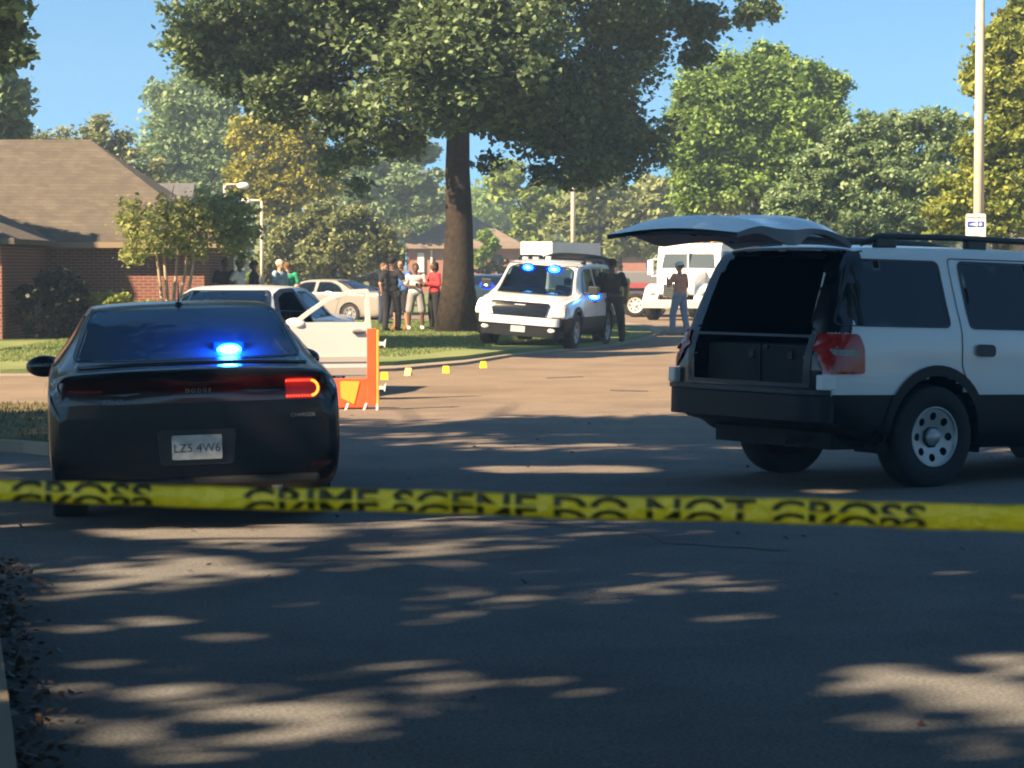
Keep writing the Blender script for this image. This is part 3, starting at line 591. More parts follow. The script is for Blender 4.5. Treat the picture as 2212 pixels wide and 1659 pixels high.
# ------------------------------------------------------------ houses
def hip_roof(mb, x0, x1, y0, y1, ze, zr, t=.12, ov=.45, gend=None):
    X0, X1, Y0, Y1 = x0-ov, x1+ov, y0-ov, y1+ov; a = (Y1-Y0)/2; ym = (Y0+Y1)/2; b = min(a, (X1-X0)/2*.98); b1 = gend if gend else b
    V = [(X0, Y0, ze), (X1, Y0, ze), (X1, Y1, ze), (X0, Y1, ze), (X0+b, ym, zr), (X1-b1, ym, zr)]
    V += [(x, y, z-t) for x, y, z in V[:4]]
    mb.add(V, [(0, 1, 5, 4), (1, 2, 5), (2, 3, 4, 5), (3, 0, 4), (0, 6, 7, 1), (1, 7, 8, 2), (2, 8, 9, 3), (3, 9, 6, 0), (9, 8, 7, 6)])
def house(name, label, x0, x1, y0, y1, ze, zr, z0=0, brick='brick', roofm='brickroof', gend=None):
    root = empty(name, (0, 0, 0)); tag(root, label, 'house')
    MB().box(x0, x1, y0, y1, z0-.2, ze-.13).build('wall', M[brick], root)
    mb = MB(); hip_roof(mb, x0, x1, y0, y1, ze, zr, gend=gend); r_ = mb.build('roof', M[roofm], root)
    f = MB(); f.box(x0-.5, x1+.5, y0-.52, y0-.455, ze-.16, ze-.02); f.box(x1+.455, x1+.52, y0-.45, y1+.45, ze-.16, ze-.02)
    f.build('gutter', M['trim'] if roofm == 'x' else M['tantrim'], root)
    return root
h1 = house('brick_house', 'brick house with broad tan hip roof at the left edge, front in shade', -33, -7.5, 62, 68.6, 2.36, 5.0)
mb = MB(); mb.box(-33, -11.35, 56.6, 61.95, -.2, 2.2); mb.build('wing_wall', M['brick'], h1)
mb = MB(); hip_roof(mb, -33, -11.35, 56.6, 64.2, 2.36, 4.15, ov=.35); mb.build('wing_roof', M['brickroof'], h1)
for x in (-21, -16, -9.9):
    yy = 61.93 if x > -11 else 56.55
    if x < -11: 
        wn = MB().box(x-.6, x+.6, yy-.02, yy+.04, .8, 2.0).build('window', M['trim'], h1); MB().box(x-.53, x+.53, yy-.035, yy-.015, .87, 1.93).build('pane', M['tint'], wn)
h2 = house('grey_roofed_house', 'house with grey roof peeking out behind the tan roof', -22, -12.75, 96, 104, 2.6, 5.05, 0, 'brick2', 'greyroof', gend=.15)
x0 = (868-1106)/FPX*150; x1 = (1120-1106)/FPX*150
h3 = house('small_brick_house', 'small brick house with brown hip roof and white door behind the trunk', x0+.3, x1, 150, 157, 1.7+(580-535)*S(150)+.1, 1.7+(580-458)*S(153.5), gz(150), 'brick2', 'tanroof')
for (u0, u1, v0, v1, nm, mm) in [(902, 916, 546, 588, 'door', 'wpaint'), (930, 934, 540, 588, 'downpipe', 'trim'), (872, 874, 540, 590, 'corner_trim', 'tantrim')]:
    a = at(u0, v1, 149.9); b = at(u1, v0, 149.9); MB().box(a.x, b.x, 149.86, 149.97, a.z, b.z).build(nm, M[mm], h3)
MB().box(at(1060, 0, 150).x, at(1085, 0, 150).x, 149.93, 149.98, 1.6, 2.5).build('window', M['tint'], h3)
h4 = house('far_brick_house', 'far brick house with pale gable end between the SUV and the tow truck', (1295-1106)/FPX*165, (1395-1106)/FPX*165, 165, 171, 2.9, 4.2, gz(165), 'brick2', 'greyroof')
a = at(1300, 0, 165).x; MB().box(a-.4, a+.7, 164.9, 164.97, .5, 2.7).build('garage_door', M['wpaint'], h4)
h5 = house('right_house', 'pale roofed house glimpsed through leaves at the right edge', 24, 34, 118, 126, 3.0, 5.0, gz(118), 'brick2', 'greyroof')

# ------------------------------------------------------------ poles, lamps, signs
def pole(name, label, u, vt, Y, r0, r1, m, cat='pole', top=None, zb=None):
    p = at(u, vt, Y); zb = gz(Y) if zb is None else zb
    o = empty(name, (p.x, Y, zb)); tag(o, label, cat)
    MB().tube([(0, 0, 0), (0, 0, (top or p.z)-zb)], [r0, r1], 14).build('shaft', m, o, True); return o, p
PM = mat('pole_concrete', (.55, .47, .38), .8, noise=.15, nscale=5)
po, p = pole('lamp_pole', 'tall pale tapered pole at the right edge carrying a small sign', 2118, 0, 41, .098, .055, PM, top=8.5, zb=.1)
MB().tube([(0, 0, 8.2), (.4, 0, 8.55), (1.6, 0, 8.6)], .035, 8).build('arm', PM, po, True)
MB().ell((1.8, 0, 8.58), (.3, .12, .07), 8).build('lamp_head', M['steel'], po, True)
sg = empty('watch_sign', (at(2107, 495, 40.85).x, 40.83, at(2107, 495, 40.85).z)); tag(sg, 'small white and blue watch sign fixed on the pale pole', 'sign')
slab('board', rpoly([(-.16, -.245), (.16, -.245), (.16, .245), (-.16, .245)], .03), (), lambda a, b, o: (a, o, b), -.01, .008, mat('sign_white', (.75, .73, .70), .5), sg, 0)
slab('blue_band', rpoly([(-.135, .03), (.135, .03), (.135, .125), (-.135, .125)], .015), (), lambda a, b, o: (a, o, b), -.014, .003, mat('sign_blue', (.03, .07, .40), .5), sg, 0)
slab('camera_mark', [(-.11, .075), (.03, .045), (.03, .11)], (), XZ, -.018, .003, M['wplastic'], sg, 0)
slab('camera_mark', ring((.075, .078), .026, 16), (), XZ, -.018, .003, M['wplastic'], sg, 0)
MX = Matrix.Rotation(R(90), 4, 'X')
text_mesh('lettering', 'WARNING', .062, M['ink'], sg, Matrix.Translation((0, -.0145, .165)) @ MX, .0005)
slab('small_print', rpoly([(-.045, -.2), (.045, -.2), (.045, -.03), (-.045, -.03)], .01), (), XZ, -.014, .003, mat('sign_grey', (.5, .5, .48), .6), sg, 0)
pole('utility_pole', 'thin pale utility pole standing behind the white box truck', 1238, 300, 128, .13, .09, PM, top=9.5)
for (uu, ua, vt, Y, lab) in [(485, 525, 400, 86, 'left street lamp, its arm pointing right, over the parked cars'), (565, 531, 434, 87, 'right shorter street lamp, its arm pointing left to a white head')]:
    o, p = pole('street_lamp', lab, uu, vt, Y, .07, .045, PM, 'street lamp')
    o['group'] = 'street lamps'
    dx = (ua-uu)*S(Y); hz = p.z-gz(Y)
    MB().tube([(0, 0, hz-.05), (dx*.15, 0, hz+.02), (dx, 0, hz+.02)], .04, 8).build('arm', PM, o, True)
    MB().ell((dx, 0, hz-.02), (.22, .12, .12), 8).build('lamp_head', M['wplastic'], o, True)
x, y = gxy(1347, 712, .1)
so = empty('marker_post', (x, y, .1)); tag(so, 'thin post with a yellow-green sign beside the officer', 'sign')
MB().tube([(0, 0, 0), (0, 0, 1.25)], .03, 8).build('post', M['tantrim'], so)
slab('board', rpoly([(-.17, .75), (.13, .75), (.17, 1.35), (-.09, 1.35)], .08), (), XZ, -.05, .02, mat('sign_yellow_green', (.40, .36, .08), .6), so)

# ------------------------------------------------------------ cars
def catmull(P, n):
    P = np.asarray(P, float); k = len(P); out = []
    for i in range(k-1):
        p0 = P[max(i-1, 0)]; p1 = P[i]; p2 = P[i+1]; p3 = P[min(i+2, k-1)]
        if i == 0: p0 = 2*p1-p2
        if i == k-2: p3 = 2*p2-p1
        for t in np.arange(n)/n:
            out.append(.5*((2*p1)+(-p0+p2)*t+(2*p0-5*p1+4*p2-p3)*t*t+(-p0+3*p1-3*p2+p3)*t**3))
    out.append(P[-1]); return np.array(out)
def prof(x, w_, zb, zbelt, wb, wt, zt):
    L = lambda a, b, t: a+(b-a)*t
    return [(x, y, z) for y, z in [(0, zb), (.6*w_, zb), (.88*w_, zb+.015), (.965*w_, zb+.09), (w_*.995, L(zb, zbelt, .38)), (w_, L(zb, zbelt, .68)), (wb, zbelt),
            (L(wb, wt, .33), L(zbelt, zt-.05, .33)), (L(wb, wt, .7), L(zbelt, zt-.05, .7)), (wt, zt-.045), (wt*.9, zt-.012), (wt*.5, zt+.006), (0, zt+.012)]]
class Body:
    def __init__(s, stations, ns, npf, paint, parent, arches, ra, wheel_x):
        P = np.array([prof(*q) for q in stations])
        P = np.array([catmull(P[i], npf) for i in range(len(P))])            # (stations, m, 3)
        P = catmull(P.reshape(len(P), -1), ns).reshape(-1, P.shape[1], 3)
        m = P.shape[1]
        def fullring(h):
            r_ = h[::-1].copy()[1:-1]; r_[:, 1] *= -1; return np.concatenate([h, r_])
        rings = []
        for k in (0, .25, .5, .7, .85, .95): h = P[0].copy(); h[:, 1] *= k; h[:, 0] -= .02*(1-k*k); rings.append(fullring(h))
        for h in P: rings.append(fullring(h))
        for k in (.95, .85, .7, .5, .25, 0): h = P[-1].copy(); h[:, 1] *= k; h[:, 0] += .05*(1-k*k); rings.append(fullring(h))
        Vv = np.array(rings); nr, n = Vv.shape[:2]; V = Vv.reshape(-1, 3)
        i, j = np.meshgrid(np.arange(nr-1), np.arange(n), indexing='ij'); j2 = (j+1) % n
        F = np.stack([i*n+j, (i+1)*n+j, (i+1)*n+j2, i*n+j2], -1).reshape(-1, 4)
        s.V, s.F = V, F; s.parent = parent; s.del_ = np.zeros(len(F), bool); s.C = V[F].mean(1)
        s.bvh = BVHTree.FromPolygons([tuple(v) for v in V], [tuple(int(a) for a in f) for f in F])
        s.paint = paint
    def cut(s, poly, proj, side=0):
        c = s.C
        if proj == 'side': q = c[:, [0, 2]]; ok = c[:, 1]*side > .25
        elif proj == 'rear': q = c[:, [1, 2]]; ok = c[:, 0] < 2.2
        elif proj == 'front': q = c[:, [1, 2]]; ok = c[:, 0] > 2.6
        else: q = c[:, [0, 1]]; ok = c[:, 2] > .7
        s.del_ |= pip(q, poly) & ok
    def hit(s, a, b, proj, side):
        if proj == 'side': o, d = Vector((a, side*3, b)), Vector((0, -side, 0))
        elif proj == 'rear': o, d = Vector((-3, a, b)), Vector((1, 0, 0))
        elif proj == 'front': o, d = Vector((9, a, b)), Vector((-1, 0, 0))
        else: o, d = Vector((a, b, 4)), Vector((0, 0, -1))
        p, nn, i_, di = s.bvh.ray_cast(o, d)
        if p is None:
            p, nn, i_, di = s.bvh.find_nearest(o+d*2.2)
        if nn.dot(d) > 0: nn = -nn
        return p, nn
    def panel(s, name, poly, proj, m, holes=(), off=.004, side=1, step=.07, parent=None, label=None, thick=0):
        P, F = cdt(poly, holes, step); V = []
        for a, b in P:
            p, nn = s.hit(a, b, proj, side); V.append(p+nn*off)
        FF = []
        vd = {'side': Vector((0, side, 0)), 'rear': Vector((-1, 0, 0)), 'front': Vector((1, 0, 0)), 'top': Vector((0, 0, 1))}[proj]
        for f in F:
            nn = (V[f[1]]-V[f[0]]).cross(V[f[2]]-V[f[0]])
            FF.append(tuple(f) if nn.dot(vd) > 0 else tuple(f[::-1]))
        o = mesh_obj(name, V, FF, m, parent or s.parent, True, [SOL(thick)] if thick else [])
        if label: o['label'] = label
        return o
    def window(s, name, poly, proj, gl, side=1, frit=.035, rd=.06, see=False, trim='plastic'):
        c = Vector((sum(p[0] for p in poly)/len(poly), sum(p[1] for p in poly)/len(poly)))
        inner = [tuple(Vector(p)+(c-Vector(p)).normalized()*frit*1.3) for p in poly]
        o_ = rpoly(poly, rd); i_ = rpoly(inner, rd*.8)
        w_ = s.panel(name, i_, proj, gl, off=.003, side=side, step=.09)
        s.panel('seal', o_, proj, M[trim], holes=[i_], off=.006, side=side, step=.09, parent=w_)
        if see: s.cut([tuple(Vector(p)+(c-Vector(p)).normalized()*.015) for p in inner], proj, side)
        return w_
    def finish(s, name='body', lowz=0):
        F = s.F[~s.del_]
        o = mesh_obj(name, s.V, F, s.paint, s.parent, True)
        if lowz:
            o.data.materials.append(M['clad']); c = s.C[~s.del_][:, 2]
            o.data.materials.append(M['black']); cc = s.C[~s.del_]
            pil = (c > 1.20) & (c < 1.835) & (cc[:, 0] < .31+(c-1.2)*.42)
            o.data.materials.append(M['redlens']); pil |= (c > .76) & (c < 1.21) & (cc[:, 0] < .165) & (np.abs(cc[:, 1]) < .90); lam = (c > .89) & (c < 1.19) & (cc[:, 0] < .15) & (np.abs(cc[:, 1]) > .86)
            o.data.polygons.foreach_set('material_index', np.where(c < lowz, 1, np.where(pil, 2, np.where(lam, 3, 0))).astype(np.int32))
        fn = np.cross(s.V[s.F[:, 2]]-s.V[s.F[:, 0]], s.V[s.F[:, 3]]-s.V[s.F[:, 1]]); vn = np.zeros_like(s.V)
        for k in range(4): np.add.at(vn, s.F[:, k], fn)
        vn /= np.maximum(np.linalg.norm(vn, axis=1), 1e-9)[:, None]
        mid = np.array([np.mean(s.V[:, 0]), 0, .8]); sg = np.sign(np.mean(np.sum(vn*(s.V-mid), axis=1)))
        li = mesh_obj('interior_lining', s.V-vn*sg*.012, F, M['plastic'], s.parent, True)
        return o

def wheel(parent, x, y, r, wd, side, rim='steel', nh=8, name='wheel', rr=.57):
    """side = +1 left, -1 right"""
    w_ = empty(name, (x, y, r), parent=parent)
    hw = wd/2; ri = r*rr
    MB().lathe([(ri, -hw*.8), (ri*1.05, -hw), (r*.93, -hw), (r*.985, -hw*.8), (r, -hw*.4), (r, hw*.4), (r*.985, hw*.8), (r*.93, hw), (ri*1.05, hw), (ri, hw*.8), (ri, -hw*.8)], 40).build('tyre', M['rubber'], w_, True)
    mb = MB(); yo = side*hw
    hol = [ring((ri*.70*math.cos(2*math.pi*k/nh), ri*.70*math.sin(2*math.pi*k/nh)), ri*.14, 10) for k in range(nh)]
    P, F = cdt(ring((0, 0), ri*.99, 36), hol, .06)
    V = [(a, yo*(.72+.0*0)-side*.02*math.cos(math.hypot(a, b)/ri*3), b) for a, b in P]; mb.add(V, [tuple(f) for f in F])
    mb.lathe([(ri*.99, yo*.70), (ri*1.03, yo*1.0), (ri*.97, yo*1.02), (ri*.95, yo*.75)], 40)
    mb.lathe([(0, yo*1.0), (ri*.26, yo*.98), (ri*.30, yo*.85), (ri*.30, yo*.7)], 20)
    mb.build('rim', M[rim], w_, True)
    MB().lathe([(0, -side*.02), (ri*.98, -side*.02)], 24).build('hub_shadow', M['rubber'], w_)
    return w_
def seat(parent, x, y, z, m, wd=.5, ht=.62):
    mb = MB(); mb.box(x-.02, x+.48, y-wd/2, y+wd/2, z, z+.16); mb.box(x-.14, x+.0, y-wd/2, y+wd/2, z+.1, z+ht); mb.box(x-.12, x-.02, y-.13, y+.13, z+ht+.03, z+ht+.2)
    return mb.build('seat', m, parent, mods=[BEV(.05, 3)])

# ---------- the SUV
SUVS = [(.10, .90, .52, .90, .90, .80, 1.05), (.13, .965, .50, .98, .96, .86, 1.14), (.18, .985, .48, 1.08, .975, .84, 1.30), (.27, .995, .46, 1.16, .98, .81, 1.55), (.37, 1.0, .42, 1.2, .985, .78, 1.77), (.50, 1.0, .36, 1.21, .985, .76, 1.862),
        (.9, 1.0, .33, 1.21, .99, .765, 1.885), (1.6, 1.0, .32, 1.205, .99, .77, 1.895), (2.4, 1.0, .32, 1.20, .99, .77, 1.89), (3.0, 1.0, .32, 1.195, .985, .765, 1.86), (3.4, 1.0, .32, 1.19, .98, .755, 1.80), (3.7, 1.0, .32, 1.17, .975, .78, 1.56),
        (3.98, 1.0, .33, 1.14, .965, .83, 1.27), (4.2, 1.0, .34, 1.10, .95, .84, 1.19), (4.6, .99, .36, 1.06, .93, .82, 1.15), (4.95, .975, .38, 1.0, .90, .76, 1.10), (5.10, .95, .40, .96, .87, .72, 1.04), (5.17, .90, .45, .85, .80, .62, .95)]
RAX, FAX, WR = 1.17, 4.19, .405
def make_suv(label, loc, rz, det=1, pitch=0, roll=0, blue=False, gate=True):
    skin = M['wpaint'] if det else M['clad']  # far gates: shade on the raised skin put into a dark colour
    root = empty('suv', loc); tag(root, label, 'SUV'); root.rotation_euler = (roll, pitch, rz)
    b = Body(SUVS, 10 if det else 6, 8 if det else 5, M['wpaint'], root, None, .5, None)
    st = .07 if det else .12
    ac = []
    for sd in (1, -1):
        for ax in (RAX, FAX):
            arch = ring((ax, WR+.02), .475, 30, 0, 2*math.pi)
            b.cut(ring((ax, WR+.02), .465, 30), 'side', sd)
            up = [(ax+.53*math.cos(t), WR+.03+.53*math.sin(t)) for t in np.linspace(-.15, math.pi+.15, 24)]
            lo = [(ax+.455*math.cos(t), WR+.02+.455*math.sin(t)) for t in np.linspace(math.pi+.15, -.15, 24)]
            b.panel('wheel_arch', up+lo, 'side', M['clad'], off=.016, side=sd, step=st)
        # dark lower body between the bumpers, broken by the arches
        zc = .735
        hr = math.sqrt(max(0, .52**2-(zc-WR-.03)**2))
        b.panel('lower_cladding', [(.16, .50), (RAX-.44, .40), (RAX-.52, .52), (RAX-hr-.012, zc), (.14, zc)], 'side', M['clad'], off=.008, side=sd, step=st)
        b.panel('lower_cladding', [(RAX+.48, .34), (FAX-.48, .34), (FAX-.52, .5), (FAX-hr-.012, zc), (RAX+hr+.012, zc), (RAX+.52, .5)], 'side', M['clad'], off=.008, side=sd, step=st)
        b.panel('lower_cladding', [(FAX+.48, .42), (5.0, .44), (5.0, zc), (FAX+hr+.012, zc), (FAX+.52, .5)], 'side', M['clad'], off=.008, side=sd, step=st)
        # windows
        b.window('quarter_window', [(.20, 1.255), (1.33, 1.25), (1.33, 1.775), (.42, 1.775)], 'side', M['tint'], side=sd, rd=.07, frit=.02)
        b.window('rear_door_window', [(1.52, 1.245), (2.42, 1.24), (2.42, 1.775), (1.52, 1.78)], 'side', M['glass'] if det and sd > 0 else M['tint'], side=sd, frit=.02, see=bool(det and sd > 0))
        b.window('front_door_window', [(2.56, 1.24), (3.66, 1.22), (3.30, 1.70), (3.12, 1.77), (2.56, 1.775)], 'side', M['glass'] if det else M['tint'], side=sd, frit=.02, see=bool(det))
        # doors: gap lines + handles
        for nm, dp in (('rear_door', [(1.425, 1.80), (1.425, .95), (1.60, .62), (2.48, .37), (2.48, 1.80)]), ('front_door', [(2.50, 1.80), (2.50, .37), (3.60, .37), (3.68, .9), (3.68, 1.25), (3.35, 1.72), (3.2, 1.80)])):
            o_ = rpoly(dp, .04); c = Vector((sum(p[0] for p in dp)/len(dp), sum(p[1] for p in dp)/len(dp)))
            inn = rpoly([tuple(Vector(p)+(c-Vector(p)).normalized()*.011) for p in dp], .035)
            g_ = b.panel(nm, o_, 'side', M['plastic'], holes=[inn], off=.0095 if 0 else .005, side=sd, step=.1)
            hx = 1.56 if nm == 'rear_door' else 2.62
            b.panel('door_handle', rpoly([(hx, 1.035), (hx+.21, 1.03), (hx+.21, 1.125), (hx, 1.13)], .045), 'side', M['plastic'], off=.02, side=sd, step=.05, parent=g_)
        # tail lamp wraps the corner
        tl = b.panel('tail_lamp', rpoly([(.105, .89), (.425, .895), (.42, 1.09), (.37, 1.195), (.12, 1.19)], .03), 'side', M['redlens'], off=.016, side=sd, step=.04)
        b.panel('tail_lamp_strip', rpoly([(.15, 1.03), (.36, 1.03), (.36, 1.075), (.15, 1.075)], .01), 'side', M['dimlens'], off=.022, side=sd, step=.04, parent=tl)
        0 and b.panel('tail_lamp_inner', rpoly([(.84, .89), (.965, .89), (.965, 1.19), (.85, 1.19)] if sd > 0 else [(-.84, .89), (-.85, 1.19), (-.965, 1.19), (-.965, .89)], .02), 'rear', M['redlens'], off=.009, step=.03, parent=tl)
        # mirror
        mr = MB(); mr.box(3.52, 3.60, sd*.95, sd*1.08, 1.23, 1.28); mr.box(3.50, 3.66, sd*1.05, sd*1.27, 1.2, 1.42); mr.build('door_mirror', M['plastic'], root, mods=[BEV(.04, 3)])
        # roof rail
        ys = sd*.70
        MB().tube([(.62, ys, 1.89), (.80, ys, 1.955), (1.6, ys, 1.965), (2.6, ys, 1.955), (2.95, ys, 1.89)], [.02, .026, .026, .026, .02], 8).build('roof_rail', M['plastic'], root, True)
        [MB().box(xx, xx+.22, ys-.03, ys+.03, 1.86, 1.95).build('rail_foot', M['plastic'], root, mods=[BEV(.02, 2)]) for xx in (.75, 1.7, 2.6)]
        for ax in (RAX, FAX): wheel(root, ax, sd*.86, WR, .27, sd)
        # headlamp
        hl = [(.64, .74), (.93, .74), (.90, 1.00), (.67, 1.02)]
        hl = [(sd*a, z) for a, z in hl]
        b.panel('headlamp', rpoly(hl, .03), 'front', M['headlit'] if (blue and sd < 0) else M['clens'], off=.02, step=.05)
        b.panel('corner_lamp', rpoly([(4.88, .76), (5.08, .76), (5.05, .96), (4.86, .99)], .02), 'side', M['clens'], off=.012, side=sd, step=.05)
    # rear opening
    op = [(-.70, .80), (.70, .80), (.72, 1.22), (.62, 1.74), (.55, 1.80), (-.55, 1.80), (-.62, 1.74), (-.72, 1.22)]
    if gate:
        b.cut(op, 'rear')
        b.panel('rear_door_frame', rpoly([(-.76, .78), (.76, .78), (.78, 1.18), (-.78, 1.18)], .02), 'rear', M['plastic'], holes=[rpoly([(-.68, .81), (.68, .81), (.70, 1.16), (-.70, 1.16)], .02)], off=.006, step=.06)
    # windscreen
    wf = [(-.80, 1.17), (.80, 1.17), (.70, 1.72), (.55, 1.79), (-.55, 1.79), (-.70, 1.72)]
    ws = b.window('windscreen', wf, 'front', M['glass'], frit=.03, see=True)
    # grille, bumper front
    gr = b.panel('grille', rpoly([(-.55, .705), (.55, .705), (.62, 1.00), (-.62, 1.00)], .05), 'front', M['black'], off=.03, step=.08)
    [MB().box(5.17, 5.215, -.50, .50, z, z+.014).build('grille_bar', M['black'], gr) for z in (.78, .86, .94)]
    bdg = MB(); bdg.ell((5.235, 0, .86), (.012, .12, .048), 10); bdg.build('badge', M['chrome'], gr, True)
    lt = MB(); lt.box(5.22, 5.235, .17, .26, .845, .875); lt.box(5.22, 5.235, -.26, -.17, .845, .875); lt.build('grille_light', M['clens'], gr)
    def bumper(name, x0, x1, z0, z1, m, front):
        poly = rpoly([(x0, -.95), (x1, -.80), (x1, .80), (x0, .95)] if front else [(x1, -1.0), (x0+.04, -.93), (x0, -.80), (x0, .80), (x0+.04, .93), (x1, 1.0)], .12)
        return slab(name, poly, (), XY, z0, z1-z0, m, root, .03)
    bumper('front_bumper', 4.98, 5.27, .53, .70, M['wpaint'], True); bumper('lower_bumper', 4.95, 5.24, .28, .525, M['clad'], True)
    pl = MB(); pl.box(5.245, 5.26, -.15, .15, .37, .50); pl.build('number_plate', M['plate'], root)
    fl = MB(); [fl.add(*(lambda q: (q.V, q.F))(MB().ell((5.24, yy, .44), (.02, .08, .045), 8))) for yy in (-.7, .7)]; fl.build('fog_lamp', M['clens'], root)
    # rear bumper
    bumper('rear_bumper', -.01, .17, .52, .725, M['clad'], False); bumper('bumper_step', -.03, .14, .727, .765, M['plastic'], False)
    [MB().box(.045, .17, q_, q_+.095, .768, .885).build('bumper_corner', M['wpaint'], root, mods=[BEV(.012, 2)]) for q_ in (-.985, .89)]
    und = MB(); und.box(.35, 4.9, -.72, .72, .30, .52); und.box(1.0, 1.35, -.95, .95, .32, .48); und.box(4.0, 4.35, -.95, .95, .32, .48); und.tube([(.1, -.45, .36), (1.0, -.5, .4)], .035); und.build('underbody', M['rubber'], root)
    for ax in (RAX, FAX):
        for sd in (-1, 1):
            aa = np.linspace(-.3, math.pi+.3, 22); VV = [(ax+.50*math.cos(t), sd*yy, WR+.02+.50*math.sin(t)) for t in aa for yy in (.60, .982)]
            mesh_obj('wheel_housing', VV, [(2*q, 2*q+1, 2*q+3, 2*q+2) for q in range(21)], M['rubber'], root, True)
    # interior
    it = MB(); it.box(.2, 4.0, -.86, .86, .54, .72); it.box(3.9, 3.97, -.85, .85, .6, 1.16); it.box(.5, 3.4, -.72, .72, 1.80, 1.82); it.build('interior_floor', M['plastic'], root)
    for sd in (-.42, .42): seat(root, 2.75, sd, .72, M['seat'])
    seat(root, 1.75, 0, .72, M['seat'], 1.4, .42)
    dsh = MB(); dsh.box(3.6, 3.95, -.80, .80, .8, 1.14); dsh.build('dashboard', M['plastic'], root, mods=[BEV(.06, 3)])
    stw = MB(); stw.lathe([(.17, -.015), (.19, 0), (.17, .015), (.155, 0), (.17, -.015)], 20, Matrix.Translation((3.48, .4, 1.08)) @ Matrix.Rotation(R(65), 4, 'Z') @ Matrix.Rotation(R(0), 4, 'X')); stw.build('steering_wheel', M['plastic'], root)
    # gear drawer in the boot
    dr = MB(); dr.box(.22, 1.1, -.68, .68, .74, 1.10); dr.build('cargo_drawer', M['rubber'], root, mods=[BEV(.015, 2)])
    for yy in (-.38, .1): MB().box(.205, .218, yy-.03, yy+.03, .98, 1.05).build('drawer_latch', M['clad'], root, mods=[BEV(.01, 2)])
    MB().box(.207, .2195, -.010, -.004, .76, 1.10).build('drawer_seam', M['clad'], root); MB().box(.205, .218, -.10, -.04, 1.06, 1.09).build('drawer_label', M['clad'], root)
    if gate:
        # raised tailgate: hinge at the roof's rear edge, pointing back and a little up
        gt = empty('tailgate', (.50, 0, 1.885), parent=root); gt.rotation_euler = (0, R(3), 0); gt.scale = (.95, 1, 1)
        L = [(0, .0), (.12, .09), (.30, .145), (.50, .145), (.68, .10), (.86, .09), (1.02, .10), (1.14, .055), (1.26, -.02)]       # outer skin: distance back, height
        I = [(0, -.03), (.14, .02), (.32, .05), (.50, .03), (.64, -.055), (.80, -.045), (1.00, .0), (1.12, -.01), (1.25, -.045)]   # inner side
        Lc = catmull(L, 5); Ic = catmull(I, 5); nn = len(Lc); rows = 15
        Vo = []; Vi = []
        for k in range(rows):
            y = -1+2*k/(rows-1); ed = 1-abs(y)**6
            for a in range(nn):
                hw = .74+.10*min(1, Lc[a][0]/.7); cr = .05*(1-y*y)
                Vo.append((-Lc[a][0], y*hw, Lc[a][1]*(.55+.45*ed)+cr)); Vi.append((-Ic[a][0], y*hw*.985, Ic[a][1]+cr*.8-.004))
        def grid(nr, nc): return [(r_*nc+c_, r_*nc+c_+1, (r_+1)*nc+c_+1, (r_+1)*nc+c_) for r_ in range(nr-1) for c_ in range(nc-1)]
        mesh_obj('outer_skin', Vo, grid(rows, nn), skin, gt, True)
        mesh_obj('inner_trim', Vi, grid(rows, nn), M['gtrim'], gt, True)
        for kk, nm in ((0, 'edge'), (rows-1, 'edge')):
            VV = [Vo[kk*nn+a] for a in range(nn)]+[Vi[kk*nn+a] for a in range(nn)]
            mesh_obj('side_edge', VV, [(a, a+1, nn+a+1, nn+a) for a in range(nn-1)], M['gtrim'], gt)
        # the window in it, seen from below
        def gi(y, d):
            z = np.interp(d, Ic[:, 0], Ic[:, 1]); hw = .74+.10*min(1, d/.7); return Vector((-d, y*hw*.985, z+.04*(1-y*y)-.014))
        VV = [gi(-.86+1.72*a/8, .1+.50*c/6) for a in range(9) for c in range(7)]; mesh_obj('gate_window', VV, grid(9, 7), M['tint'], gt, True)
        VV = [gi(-.9+1.8*a/8, 1.20+.03*c) for a in range(9) for c in range(2)]; mesh_obj('rubber_lip', VV, grid(9, 2), M['plastic'], gt, True)
        for yy in (-.42, .1):
            VV = [gi(yy+.09*a, .90+.07*c)-Vector((0, 0, .004)) for a in range(2) for c in range(2)]; mesh_obj('pull_cup', VV, grid(2, 2), M['rubber'], gt)
            VV = [gi(yy-.2+.14*a, .90+.05*c)-Vector((0, 0, .004)) for a in range(2) for c in range(2)]; mesh_obj('trim_slot', VV, grid(2, 2), M['clad'], gt)
    if blue:
        for (px, py, pz, s_) in ((3.42, .24, 1.72, 1.5), (3.42, -.33, 1.72, 1.3), (3.60, 1.18, 1.20, 1.35), (3.60, -1.16, 1.27, 1.25)):
            q_ = empty('warning_light', (px, py, pz), parent=root)
            MB().ell((0, 0, 0), (.03, .12*s_, .075*s_), 10).build('housing', M['bluehousing'], q_, True)
            MB().ell((.02, 0, 0), (.03, .085*s_, .05*s_), 10).build('lens', M['blueled'], q_, True)
            MB().ell((.035, 0, 0), (.03, .05*s_, .025*s_), 8).build('core', M['bluehot'], q_, True)
        am = MB(); am.tube([(2.2, -.2, 1.9), (2.2, -.2, 1.98)], .06); am.build('roof_aerial', M['wplastic'], root)
    b.finish('body', .72)
    return root
suv1 = make_suv('white SUV on the right with open back, dark inside, seen from behind', (1.755, 19.9, .015), R(33), 1, pitch=R(1.4))
suv2 = make_suv('white SUV facing left with blue lights lit, parked on the lawn edge', (1.40, 56.9, .06), math.atan2(-.968, -.25), 0, roll=R(-4.2), blue=True)
suv2.scale = (1, 1, .955); gt2 = [c for c in bpy.data.objects if c.parent == suv2 and c.name.startswith('tailgate')][0]; gt2.rotation_euler = (0, R(-2), 0)
suv3 = copy_tree(suv2); suv3.location = (8.9, 71, .0); suv3.rotation_euler = (0, 0, R(-112))
